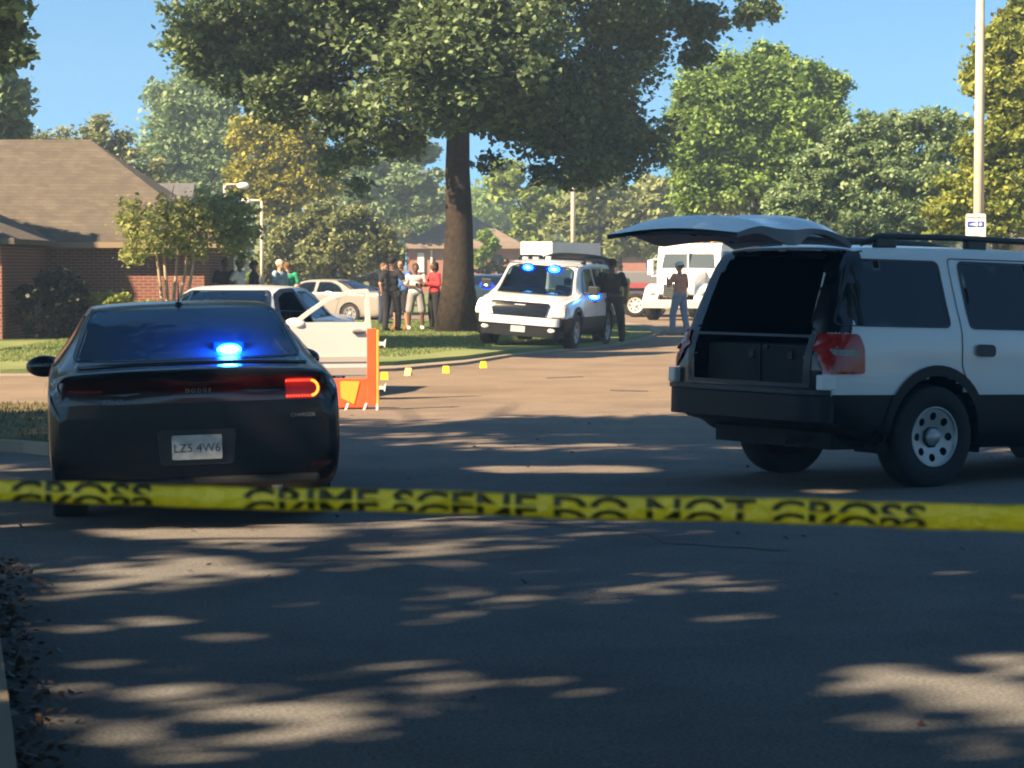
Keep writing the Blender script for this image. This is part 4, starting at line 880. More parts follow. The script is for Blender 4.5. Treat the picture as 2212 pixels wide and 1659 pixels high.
for c in [c for c in bpy.data.objects if c.parent == suv3 and c.name.startswith('warning_light')]:
    for d in [d for d in bpy.data.objects if d.parent == c]: bpy.data.objects.remove(d)
    bpy.data.objects.remove(c)
tag(suv3, 'white vehicle mostly hidden behind the open-backed SUV, beside the tow truck', 'SUV')

# ---------- sedans
SED = [(.00, .88, .34, .74, .88, .84, .93), (.03, .93, .27, .82, .925, .875, 1.01), (.09, .95, .25, .88, .945, .875, 1.055), (.28, .955, .23, .93, .95, .85, 1.065), (.60, .955, .22, .96, .95, .82, 1.075), (.86, .955, .20, .98, .95, .78, 1.10),
       (1.15, .955, .20, .99, .95, .72, 1.25), (1.45, .955, .20, 1.0, .95, .69, 1.39), (1.80, .955, .20, 1.0, .95, .668, 1.455), (2.3, .955, .20, 1.0, .95, .665, 1.472), (2.8, .955, .20, .99, .945, .63, 1.45), (3.15, .955, .20, .98, .94, .64, 1.36),
       (3.5, .955, .20, .97, .93, .69, 1.20), (3.85, .95, .20, .95, .92, .74, 1.04), (4.3, .94, .22, .90, .90, .74, .98), (4.7, .92, .24, .84, .86, .70, .90), (4.95, .88, .28, .72, .80, .60, .78), (5.04, .78, .34, .60, .70, .5, .66)]
SRA, SFA, SWR = 1.08, 4.13, .345
def make_sedan(label, loc, rz, paint, det=1, roll=0, door=False, rearfancy=False, rim='steel', pitch=0):
    root = empty('police_sedan' if (rearfancy or door) else 'parked_sedan', loc); tag(root, label, 'sedan'); root.rotation_euler = (roll, pitch, rz)
    b = Body(SED, 10 if det else 5, 8 if det else 4, M[paint], root, None, .4, None)
    st = .07 if det else .12
    for sd in (1, -1):
        for ax in (SRA, SFA):
            b.cut(ring((ax, SWR+.015), .385, 26), 'side', sd)
            up = [(ax+.405*math.cos(t), SWR+.02+.405*math.sin(t)) for t in np.linspace(-.25, math.pi+.25, 22)]; lo = [(ax+.375*math.cos(t), SWR+.01+.375*math.sin(t)) for t in np.linspace(math.pi+.25, -.25, 22)]
            b.panel('wheel_arch', up+lo, 'side', M[paint], off=.01, side=sd, step=st)
            wheel(root, ax, sd*.83, SWR, .235, sd, rim, 7, rr=.66)
        b.window('rear_side_window', [(1.33, 1.06), (2.30, 1.035), (2.30, 1.40), (1.85, 1.395), (1.55, 1.28)], 'side', M['glass'], side=sd, frit=.018, see=True)
        if not (door and sd > 0):
            b.window('front_side_window', [(2.40, 1.03), (3.42, 1.01), (3.05, 1.30), (2.80, 1.385), (2.40, 1.40)], 'side', M['glass'], side=sd, frit=.018, see=True)
        for nm, dp in (('rear_door', [(1.36, 1.0), (1.52, .62), (1.60, .30), (2.33, .30), (2.33, 1.02), (2.33, 1.40)][0:5]), ('front_door', [(2.36, 1.02), (2.36, .30), (3.50, .30), (3.56, .98)])):
            o_ = rpoly(dp, .04); c = Vector((sum(p[0] for p in dp)/len(dp), sum(p[1] for p in dp)/len(dp)))
            inn = rpoly([tuple(Vector(p)+(c-Vector(p)).normalized()*.010) for p in dp], .035)
            if door and sd > 0 and nm == 'front_door':
                b.cut(inn, 'side', 1); b.cut([(2.40, 1.0), (3.5, 1.0), (3.05, 1.32), (2.80, 1.39), (2.40, 1.40)], 'side', 1)
                b.panel('door_frame', rpoly([(2.34, .27), (3.56, .27), (3.62, .99), (3.1, 1.36), (2.8, 1.43), (2.34, 1.44)], .05), 'side', M['plastic'],
                        holes=[rpoly([(2.40, .33), (3.49, .33), (3.52, .98), (3.05, 1.31), (2.79, 1.38), (2.40, 1.39)], .05)], off=.006, side=1, step=.1)
                continue
            g_ = b.panel(nm, o_, 'side', M['plastic'], holes=[inn], off=.004, side=sd, step=.1)
            hx = dp[-1][0]-.33 if nm == 'rear_door' else 2.43
            hx = 1.5 if nm == 'rear_door' else 2.43
            b.panel('door_handle', rpoly([(hx, .86), (hx+.19, .86), (hx+.19, .90), (hx, .90)], .02), 'side', M[paint], off=.03, side=sd, step=.05, parent=g_)
        mr = MB(); mr.box(3.32, 3.38, sd*.86, sd*.96, .955, .99); mr.ell((3.40, sd*1.0, .985), (.08, .145, .085), 12)
        mo = mr.build('door_mirror', M[paint], root, True)
        MB().ell((3.330, sd*1.0, .985), (.012, .12, .065), 10).build('mirror_glass', M['tint'], mo, True)
        b.panel('headlamp', rpoly([(sd*.45, .62), (sd*.80, .64), (sd*.80, .76), (sd*.48, .74)], .03), 'front', M['clens'], off=.01, step=.06)
    b.window('rear_window', [(-.79, 1.098), (.79, 1.098), (.69, 1.37), (.64, 1.43), (-.64, 1.43), (-.69, 1.37)], 'rear', M['rglass'] if rearfancy else M['glass'], frit=.022, see=True, rd=.05)
    b.window('windscreen', [(-.74, 1.05), (.74, 1.05), (.60, 1.36), (.53, 1.415), (-.53, 1.415), (-.60, 1.36)], 'front', M['glass'], frit=.03, see=True)
    b.panel('grille', rpoly([(-.38, .50), (.38, .50), (.42, .70), (-.42, .70)], .05), 'front', M['plastic'], off=.012, step=.08)
    if rearfancy:
        rt = b.panel('tail_lamp_band', rpoly([(-.90, .845), (.90, .845), (.91, .985), (.80, 1.00), (-.80, 1.00), (-.91, .985)], .03), 'rear', M['darkred'], off=.006, step=.06)
        # the lit racetrack of LEDs on the right-hand lamp (local -y is the car's right)
        def led(pts, r_, m, nm):
            for (yy, zz) in pts:
                p, nn = b.hit(yy, zz, 'rear', 1); mbl.ell(tuple(p+nn*.012), (.006, r_, r_), 6)
        y0, y1, zt, zl = -.60, -.755, .965, .868; zm = (zt+zl)/2; rr_ = (zt-zl)/2
        mbl = MB(); led([(y, z) for z in (zt, zl) for y in np.linspace(y0, y1, 9)], .0075, None, '')
        mbl.build('lit_led_row', M['redled'], rt, True)
        mbl = MB(); led([(y1-rr_*math.sin(t), zm+rr_*math.cos(t)) for t in np.linspace(.25, math.pi-.25, 11)], .0085, None, ''); mbl.build('lit_led_arc', M['orgled'], rt, True)
        b.panel('lamp_glow_lens', rpoly([(y0+.01, zl-.018), (y0+.01, zt+.018), (y1-.02, zt+.018), (y1-rr_-.018, zm+.02), (y1-rr_-.018, zm-.02), (y1-.02, zl-.018)], .02), 'rear', mat('glowing_lens', (.3, .01, .01), .3, emit=(1, .012, .005), estr=.0), off=.008, step=.04, parent=rt)
        b.panel('lamp_outline', [(.82, .94), (.60, .935), (.60, .925), (.82, .93)], 'rear', M['redlens'], off=.010, step=.05, parent=rt)
        RV = Matrix.Translation((0, 0, 0)) @ Matrix(((0, 0, -1, 0), (-1, 0, 0, 0), (0, 1, 0, 0), (0, 0, 0, 1)))   # text facing backwards
        def rtext(nm, s_, size, y, z, m, off=.012, sx=1):
            p, nn = b.hit(y, z, 'rear', 1); text_mesh(nm, s_, size, m, root, Matrix.Translation((p.x-off, y, z-size*.35)) @ RV, .001, sx=sx)
        dim = mat('dull_badge', (.16, .16, .17), .4, metal=.6)
        rtext('maker_lettering', 'D O D G E', .036, -.02, .925, dim); rtext('model_lettering', 'CHARGER', .036, -.70, .745, dim); rtext('police_badge', 'POLICE', .045, .53, .865, dim, sx=.9)
        pr = b.panel('plate_recess', rpoly([(-.24, .44), (.24, .44), (.26, .67), (-.26, .67)], .03), 'rear', M['plastic'], off=.008, step=.06)
        p, nn = b.hit(0, .55, 'rear', 1); npz = empty('number_plate', (p.x-.022, 0, .555), parent=root)
        slab('plate_sheet', rpoly([(-.163, -.08), (.163, -.08), (.163, .08), (-.163, .08)], .012), (), YZ, 0, .003, M['plate'], npz, 0)
        text_mesh('plate_number', 'LZ5 4W6', .078, M['ink'], npz, Matrix.Translation((-.002, 0, -.03)) @ RV, .0006)
        bp = MB(); bp.box(-.035, .10, -.80, .80, .30, .36); bp.build('bumper_lip', M['plastic'], root, mods=[BEV(.02, 2)])
        for sd in (-1, 1):
            MB().tube([(.02, sd*.52, .285), (.3, sd*.52, .285)], .04, 16).build('exhaust_tip', M['steel'], root, True)
            b.panel('rear_reflector', rpoly([(sd*.74, .40), (sd*.88, .41), (sd*.88, .44), (sd*.74, .43)], .01), 'rear', M['darkred'], off=.008, step=.05)
        sp = MB(); sp.tube([(.10, -.74, 1.085), (.05, -.4, 1.10), (.045, 0, 1.103), (.05, .4, 1.10), (.10, .74, 1.085)], .014, 8); sp.build('spoiler_lip', M[paint], root, True)
        p, nn = b.hit(.7, 0, 'top', 1)
        an = empty('roof_aerial', (1.72, .02, 1.45), parent=root); MB().tube([(0, 0, 0), (0, 0, .03)], [.035, .02], 12).build('base', M['plastic'], an); MB().tube([(0, 0, .02), (-.02, 0, .17)], [.006, .004], 6).build('whip', M['plastic'], an)
        # blue warning light behind the rear window, on the deck
        q_ = empty('deck_light', (.93, -.285, 1.155), parent=root)
        MB().box(0, .08, -.10, .10, -.05, .05).build('housing', M['bluehousing'], q_, mods=[BEV(.012, 2)])
        MB().ell((-.01, 0, .0), (.012, .085, .04), 10).build('lens', M['blueled'], q_, True); MB().ell((-.018, 0, .0), (.012, .06, .024), 10).build('core', M['bluehot'], q_, True)
        ld = bpy.data.lights.new('deck_lamp', 'POINT'); ld.energy = 9; ld.color = (.0, .10, 1); ld.shadow_soft_size = .05; lo = bpy.data.objects.new('deck_lamp', ld); COL.objects.link(lo); lo.parent = q_; lo.location = (-.06, 0, .04)
    else:
        for sd in (1, -1): b.panel('tail_lamp', rpoly([(sd*.55, .80), (sd*.88, .80), (sd*.88, .93), (sd*.55, .94)], .03), 'rear', M['redlens'], off=.008, step=.06)
    und = MB(); und.box(.3, 4.8, -.66, .66, .18, .40); und.box(.95, 1.25, -.86, .86, .22, .34); und.box(4, 4.3, -.86, .86, .22, .34); und.build('underbody', M['rubber'], root)
    it = MB(); it.box(.7, 3.7, -.84, .84, .36, .52); it.box(.55, 1.15, -.70, .70, .98, 1.065); it.box(3.3, 3.8, -.78, .78, .6, .98); it.box(1.9, 2.8, -.5, .5, 1.425, 1.44); it.build('interior_floor', M['plastic'], root)
    for sd in (-.38, .38): seat(root, 2.30, sd, .46, M['seat'], .52, .66)
    seat(root, 1.35, 0, .46, M['seat'], 1.3, .55)
    if door:
        # the driver's door, hinged at the front of the opening and swung out
        d = empty('open_door', (3.50, .965, 0), parent=root); d.rotation_euler = (0, 0, R(-door)); d.scale = (.93, 1, 1)
        # local: -x back along the door, y outwards
        out = rpoly([(0, .32), (-1.14, .32), (-1.17, .60), (-1.13, 1.00), (-1.10, 1.44), (-.86, 1.43), (-.52, 1.33), (-.26, 1.17), (0, .99)], .04)
        win = rpoly([(-1.06, 1.01), (-1.045, 1.385), (-.84, 1.375), (-.54, 1.28), (-.30, 1.13), (-.13, 1.01)], .03)
        slab('panel', out, [win], XZ, -.06, .06, M[paint], d, .012)
        slab('sill_moulding', rpoly([(-.02, .50), (-1.12, .50), (-1.12, .57), (-.02, .57)], .02), (), XZ, .0, .012, mat('grey_moulding', (.45, .42, .40), .5), d)
        slab('lower_edge', rpoly([(-.02, .33), (-1.12, .33), (-1.12, .43), (-.02, .43)], .02), (), XZ, .0, .008, mat('grey_sill', (.38, .33, .31), .5), d)
        slab('inner_trim', rpoly([(-.04, .38), (-1.08, .38), (-1.08, .95), (-.06, .95)], .05), (), XZ, -.10, .035, M['seat'], d)
        hd = MB(); hd.box(-1.06, -.86, .012, .035, .875, .905); hd.build('door_handle', mat('grey_handle', (.18, .17, .18), .4), d, mods=[BEV(.012, 2)])
        slab('handle_recess', ring((-.95, .885), .09, 20, ry=.035), (), XZ, .001, .004, mat('recess_grey', (.32, .3, .3), .5), d, 0)
    b.finish('body'); return root
black = make_sedan('black police sedan seen from behind, blue light in its rear window, one red lamp lit', (-2.05, 16.6, -.02), R(99.8), 'black', 1, roll=R(-1.4), rearfancy=True)
white = make_sedan('white police sedan facing the camera beyond the black car, driver door open', (-3.08, 36.1, 0), math.atan2(-.98, -.2), 'wpaint', 1, door=64); white.scale = (1, 1, 1.0)
silver = make_sedan('silver sedan parked side-on behind the open white car door', (-3.95, 83.5, -.13), R(158), 'silver', 0)
for (u, v, Y, rz, pm, lab) in [(690, 0, 104, 5, 'black', 'dark car under the olive tree behind the silver sedan'), (1052, 0, 92, 95, 'navy', 'dark blue car between the big trunk and the SUV with blue lights'), (1092, 0, 101, 92, 'navy2', 'second blue-grey car behind the SUV with blue lights')]:
    if pm == 'navy': M['navy'] = mat('navy_paint', (.02, .045, .07), .25, coat=.5)
    if pm == 'navy2': M['navy2'] = mat('bluegrey_paint', (.08, .10, .13), .3, coat=.5)
    X = at(u, 600, Y).x
    make_sedan(lab, (X-(2.4 if rz < 50 else 0), Y, gz(Y)), R(rz), pm, 0)

# ---------- trucks
def box_truck():
    Y = 118; x0 = (1125-1106)/FPX*Y; xc = (1193-1106)/FPX*Y; x1 = (1300-1106)/FPX*Y; z0 = gz(Y)
    r_ = empty('box_truck', (x0, Y, z0)); tag(r_, 'white box truck behind the SUV with blue lights', 'truck')
    ztop = at(0, 522, Y).z-z0; Wd = xc-x0; L = x1-xc
    MB().box(0, Wd, 0, .3, .7, ztop).build('box_front', mat('box_white', (.85, .84, .82), .5), r_, mods=[BEV(.03, 2)])
    MB().add([(Wd, 0, .7), (Wd, 0, ztop-.02), (Wd+L, 1.8, .7), (Wd+L, 1.8, ztop-.05), (.0, .31, ztop-.02), (.0, .31, .7), (L, 4.2, ztop-.05), (L, 4.2, .7)], [(0, 2, 3, 1), (2, 7, 6, 3), (1, 3, 6, 4), (7, 5, 4, 6), (5, 0, 1, 4)]).build('box_side', mat('box_grey', (.55, .55, .54), .6, noise=.15, nscale=1), r_)
    MB().add([(Wd+.02, -.012, 1.2), (Wd+.02, -.012, ztop-.7), (Wd+L*.96, 1.70, 1.2), (Wd+L*.96, 1.70, ztop-.75)], [(0, 2, 3, 1)]).build('side_panel', mat('box_panel', (.66, .68, .68), .6), r_)
    sg_ = MB(); sg_.box(.25, Wd-.25, -.02, -.005, ztop-.75, ztop-.6); sg_.box(.25, Wd-.7, -.02, -.005, ztop-1.1, ztop-.95); sg_.build('grey_marking', mat('marking_grey', (.5, .52, .5), .6), r_)
    MB().box(.1, Wd-.1, -1.4, 0, .5, 1.5).build('cab', M['wpaint'], r_, mods=[BEV(.15, 3)])
    for x in (.1, Wd-.35):
        for y in (-.9, 2.6): wheel(r_, x+.12, y, .42, .25, -1).rotation_euler = (0, 0, R(90))
box_truck()
def tow_truck():
    # local: x forward, y left; faces the camera and a little to the left
    Y = 84; r_ = empty('tow_truck', ((1462-1106)/FPX*Y-.15, Y-1.2, -.02)); tag(r_, 'big white tow truck with red flatbed facing left behind the man in the tan shirt', 'truck')
    r_.rotation_euler = (0, 0, math.atan2(-.97, .12)+0)
    wp = mat('truck_white', (.85, .83, .78), .4, coat=.3)
    # x=0 front bumper, going back to -8
    ca = MB(); P = [(-2.3, .95), (-1.45, .95), (-1.42, 1.70), (-1.60, 2.42), (-1.75, 2.56), (-3.0, 2.56), (-3.0, .75), (-2.3, .75)]
    slab('cab', rpoly(P, .1), (), XZ, -1.08, 2.16, wp, r_, .07)
    slab('hood', rpoly([(-1.5, .85), (-.12, .85), (-.06, 1.0), (-.14, 1.32), (-.6, 1.50), (-1.5, 1.66)], .08), (), XZ, -.62, 1.24, wp, r_, .07)
    for sd in (-1, 1):
        slab('fender', rpoly([(-1.5, .55), (-1.15, 1.05), (-.75, 1.22), (-.35, 1.1), (-.05, .7), (-.05, .55), (-.22, .55), (-.45, .9), (-.75, 1.0), (-1.05, .9), (-1.3, .55)], .05), (), XZ, sd*.62 if sd > 0 else -1.12, .5, wp, r_, .04)
        MB().ell((-.10, sd*.86, .95), (.05, .12, .09), 10).build('headlamp', M['clens'], r_, True)
        mi = empty('door_mirror', (-1.45, sd*1.32, 1.75), parent=r_); MB().box(-.04, .04, -.10, .10, -.25, .25).build('mirror_head', wp, mi, mods=[BEV(.03, 2)]); MB().tube([(0, -sd*.25, .28), (0, 0, .28), (0, 0, -.28), (0, -sd*.25, -.28)], .015, 6).build('bracket', M['chrome'], mi)
        slab('side_window', rpoly([(-1.66, 1.72), (-1.78, 2.28), (-2.5, 2.30), (-2.5, 1.72)], .05), (), XZ, sd*1.085-.004, .008, M['tint'], r_, 0)
        MB().tube([(-3.1, sd*.95, .9), (-3.1, sd*.95, 2.9)], .07, 12).build('exhaust_stack', M['chrome'], r_, True)
        for x in (-.75,): wheel(r_, x, sd*.98, .50, .28, sd, 'chrome', 8, rr=.55)
        for x in (-5.3, -6.5):
            wheel(r_, x, sd*.98, .50, .28, sd, 'chrome', 8, rr=.55); wheel(r_, x, sd*.68, .50, .26, sd, 'chrome', 8, rr=.55)
    MB().box(-.03, .06, -1.12, 1.12, .42, .70).build('bumper', mat('bumper_grey', (.42, .42, .38), .5), r_, mods=[BEV(.03, 2)])
    gr_ = MB().box(-.10, -.03, -.42, .42, .78, 1.26).build('grille', M['chrome'], r_, mods=[BEV(.03, 2)]); gg = MB(); [gg.box(-.03, -.022, -.38, .38, z, z+.035) for z in np.arange(.82, 1.24, .07)]; gg.build('grille_slot', M['plastic'], gr_)
    MB().add([(-1.405, -.92, 1.74), (-1.405, .92, 1.74), (-1.575, .85, 2.30), (-1.575, -.85, 2.30)], [(0, 1, 2, 3)]).build('windscreen', mat('truck_screen', (.06, .08, .09), .05), r_)
    MB().box(-1.50, -1.40, -.02, .02, 1.70, 2.32).build('screen_post', wp, r_)
    for i in range(5):
        MB().ell((-1.75, -.75+.375*i, 2.60), (.06, .08, .035), 8).build('roof_marker', mat('marker_amber', (.8, .35, .1), .4) if i == 0 else bpy.data.materials['marker_amber'], r_, True)
    MB().box(-8.6, -3.3, -1.2, 1.2, 1.02, 1.18).build('flatbed', mat('bed_red', (.30, .06, .065), .6), r_, mods=[BEV(.02, 2)])
    MB().box(-3.35, -3.25, -1.2, 1.2, 1.15, 2.0).build('headboard', M['steel'], r_)
    MB().box(-8.4, -1.4, -.45, .45, .62, 1.0).build('chassis', M['clad'], r_)
    for sd in (-1, 1): MB().lathe([(0, -.55), (.28, -.55), (.30, -.5), (.30, .5), (.28, .55), (0, .55)], 20, Matrix.Translation((-2.5, sd*.85, .62)) @ Matrix.Rotation(R(90), 4, 'Z')).build('fuel_tank', mat('tank_tan', (.55, .47, .32), .4) if sd < 0 else bpy.data.materials['tank_tan'], r_, True)
    r_.rotation_euler[2] = math.atan2(-.93, -.37)+0
    return r_
tow_truck()
# second truck bed standing left of the tow truck
fb = empty('flatbed_trailer', (3.85, 90, 0)); tag(fb, 'low dark trailer with red side rail left of the tow truck', 'trailer')
MB().box(-.2, 2.0, -1, 3, .75, 1.0).build('deck', mat('trailer_dark', (.07, .07, .08), .6), fb, mods=[BEV(.02, 2)]); MB().box(-.45, 1.6, -1.08, -1.01, 1.02, 1.20).build('side_rail', mat('rail_red', (.30, .06, .07), .6), fb)
MB().box(.0, 1.7, -.6, 2.8, 1.0, 1.6).build('load_box', mat('load_grey', (.16, .17, .19), .7), fb, mods=[BEV(.04, 2)])
for x in (.45, 1.15): wheel(fb, x, -1.15, .42, .26, -1, 'wplastic', 8, rr=.62).rotation_euler = (0, 0, 0)
for x in (.45, 1.15): wheel(fb, x, 2.9, .42, .26, 1, 'wplastic', 8, rr=.62)

# ------------------------------------------------------------ orange barrier, evidence markers, tape
x, y = gxy(806, 886)
ob = empty('orange_barrier', (x, y, 0)); tag(ob, 'orange folding screen with white clips standing beside the open white door', 'barrier')
def pan(x0, x1, y0, y1, z0, z1): return MB().add([(x0, y0, z0), (x1, y1, z0), (x1, y1, z1), (x0, y0, z1)], [(0, 1, 2, 3)])
ap = MB(); ap.box(-.075, .035, -.012, .012, .05, .98); ap.build('screen_panel', M['orange'], ob, mods=[BEV(.006, 1)])
ap = MB(); ap.box(-.66, -.08, .16, .30, .02, .37); ap.build('back_panel', M['orange'], ob, mods=[BEV(.006, 1)])
ap = MB(); ap.box(.038, .072, -.02, .01, .02, .96); ap.build('edge_tube', M['orange2'], ob, mods=[BEV(.01, 2)])
slab('reflective_patch', rpoly([(-.40, .14), (-.24, .06), (-.17, .34), (-.41, .34)], .02), (), XZ, .150, .006, M['orange2'], ob, 0)
for z in (.80, .27):
    c_ = MB(); c_.box(.07, .12, -.02, .02, z-.02, z+.02); c_.add([(.11, -.015, z), (.155, -.015, z+.06), (.14, -.015, z-.05), (.11, .015, z), (.155, .015, z+.06), (.14, .015, z-.05)], [(0, 1, 2), (3, 5, 4), (0, 3, 4, 1), (1, 4, 5, 2), (2, 5, 3, 0)]); c_.build('clip', M['wplastic'], ob)
for xx in (-.08, .05, -.3): MB().tube([(xx, -.005, .08), (xx-.03 if xx < 0 else xx, -.03, .0)], [.014, .014], 8).build('foot', M['wplastic'], ob)
for i, (u, v, lab) in enumerate([(830, 820, 'yellow evidence marker on the road nearest the orange screen'), (882, 811, 'second yellow evidence marker from the orange screen'), (963, 806, 'third yellow evidence marker, below the group of people'), (1044, 795, 'yellow evidence marker nearest the SUV with blue lights')]):
    X, Yv = gxy(u, v)
    o = mesh_obj('evidence_marker', [(-.05, -.05, 0), (.05, -.05, 0), (.05, .0, .12), (-.05, .0, .12), (-.05, .05, 0), (.05, .05, 0)], [(0, 1, 2, 3), (3, 2, 5, 4), (0, 3, 4), (1, 5, 2)], M['yellow'], None, mods=[SOL(.004)])
    o.location = (X, Yv, .003); o.rotation_euler = (0, 0, R([15, -20, 10, 25][i])); o.scale = (1.0, 1, .95); tag(o, lab, 'evidence marker', 'yellow evidence markers along the kerb')
# the tape: folded lengthwise, letters cut by the fold
L0 = at(-60, 1060, 3.66); L1 = at(2290, 1121, 3.42)
ax_ = (L1-L0); TL = ax_.length; ax_.normalize(); upv = Vector((0, -.10, 1)).normalized(); fw = ax_.cross(upv).normalized()
TM = Matrix(((ax_.x, upv.x, -fw.x*-1, L0.x), (ax_.y, upv.y, -fw.y*-1, L0.y), (ax_.z, upv.z, -fw.z*-1, L0.z), (0, 0, 0, 1)))
nx, ny = 90, 9; V = []
for i in range(nx+1):
    t = i/nx; hw = .0150+.0035*t
    for j in range(ny):
        s_ = -1+2*j/(ny-1); V.append(TM @ Vector((t*TL, s_*hw+.0012*math.sin(t*19)+.0006*math.sin(t*57+s_), .0035*(1-s_*s_)+.0008*math.sin(t*40+s_*3))))
F = [(i*ny+j, (i+1)*ny+j, (i+1)*ny+j+1, i*ny+j+1) for i in range(nx) for j in range(ny-1)]
if (Vector(V[F[0][1]])-Vector(V[F[0][0]])).cross(Vector(V[F[0][2]])-Vector(V[F[0][0]])).y > 0: F = [f[::-1] for f in F]
tp = empty('police_tape', (0, 0, 0)); tag(tp, 'yellow crime scene tape stretched across the whole view close to the camera', 'tape')
mesh_obj('ribbon', V, F, M['tape'], tp, True, [SOL(.0003)])
PH = 'CRIME SCENE DO NOT CROSS'; CAP = .030; size = CAP/.70
def tape_text(cx):
    for row in (0, 1):
        clip = [((0, CAP*.52, 0), (0, -1, 0))] if row == 0 else [((0, CAP*.36, 0), (0, 1, 0)), ]
        o = text_mesh('lettering' if row == 0 else 'folded_lettering', PH, size, M['tapeink'], tp, None, .0001, bold=.0010, clip=clip)
        me = o.data; xs = [v.co.x for v in me.vertices]; wd = max(xs)-min(xs); sx = .955/wd
        t = (cx/TL); hw = .0150+.0035*t
        for v in me.vertices:
            X = cx+v.co.x*sx; tt = X/TL; yy = (v.co.y-CAP*.52+.0002*0+.0012) if row == 0 else (-v.co.y-.0030)
            s_ = max(-1, min(1, yy/(.0150+.0035*tt)))
            v.co = TM @ Vector((X, yy*(1 if row == 0 else 1)+.0012*math.sin(tt*19), .0035*(1-s_*s_)+.0016+.0008*math.sin(tt*40+s_*3)))
per = 1.09
c0 = (1286-(-60))/2350*TL
for k in (-1, 0, 1): tape_text(c0+k*per)

# ------------------------------------------------------------ people
SK = {'pale': mat('skin_pale', (.55, .30, .21), .6), 'dark': mat('skin_dark', (.10, .05, .035), .6), 'tan': mat('skin_tan', (.40, .20, .13), .6)}
def cloth(name, c): return mat('cloth_'+name, c, .9, noise=.18, nscale=9)
CL = {k: cloth(k, c) for k, c in dict(black=(.009, .009, .011), navy=(.02, .03, .07), blue=(.05, .14, .42), white=(.62, .60, .62), grey=(.26, .25, .27), red=(.75, .03, .04), green=(.02, .33, .18), lightblue=(.25, .38, .52), denim=(.16, .22, .32), tanred=(.48, .20, .14), burgundy=(.16, .04, .06), shoew=(.85, .85, .82), shoer=(.75, .10, .05), uniform=(.018, .018, .025), khaki=(.3, .25, .15)).items()}
HR = {k: mat('hair_'+k, c, .8) for k, c in dict(dark=(.015, .012, .01), grey=(.5, .45, .4), brown=(.12, .06, .03)).items()}
def capsule(mb, a, b, r0, r1, n=12):
    a = Vector(a); b = Vector(b); d = (b-a); L = d.length; d.normalize()
    pts = []; rad = []
    for t in (-.95, -.7, -.35, 0): pts.append(a+d*r0*t); rad.append(r0*math.sqrt(max(.02, 1-t*t)))
    for t in (0, .35, .7, .95): pts.append(b+d*r1*t); rad.append(r1*math.sqrt(max(.02, 1-t*t)))
    mb.tube(pts, rad, n)
def remeshed(name, mb, m, parent, vox, smooth=3):
    o = mb.build(name+'_tmp', None, None)
    md = o.modifiers.new('r', 'REMESH'); md.mode = 'VOXEL'; md.voxel_size = vox
    if smooth: ms = o.modifiers.new('s', 'SMOOTH'); ms.iterations = smooth; ms.factor = .5
    dg = bpy.context.evaluated_depsgraph_get(); dg.update(); me = bpy.data.meshes.new_from_object(o.evaluated_get(dg))
    bpy.data.objects.remove(o); me.name = name; me.materials.clear(); me.materials.append(m)
    me.polygons.foreach_set('use_smooth', [True]*len(me.polygons))
    o = bpy.data.objects.new(name, me); COL.objects.link(o); o.parent = parent; return o
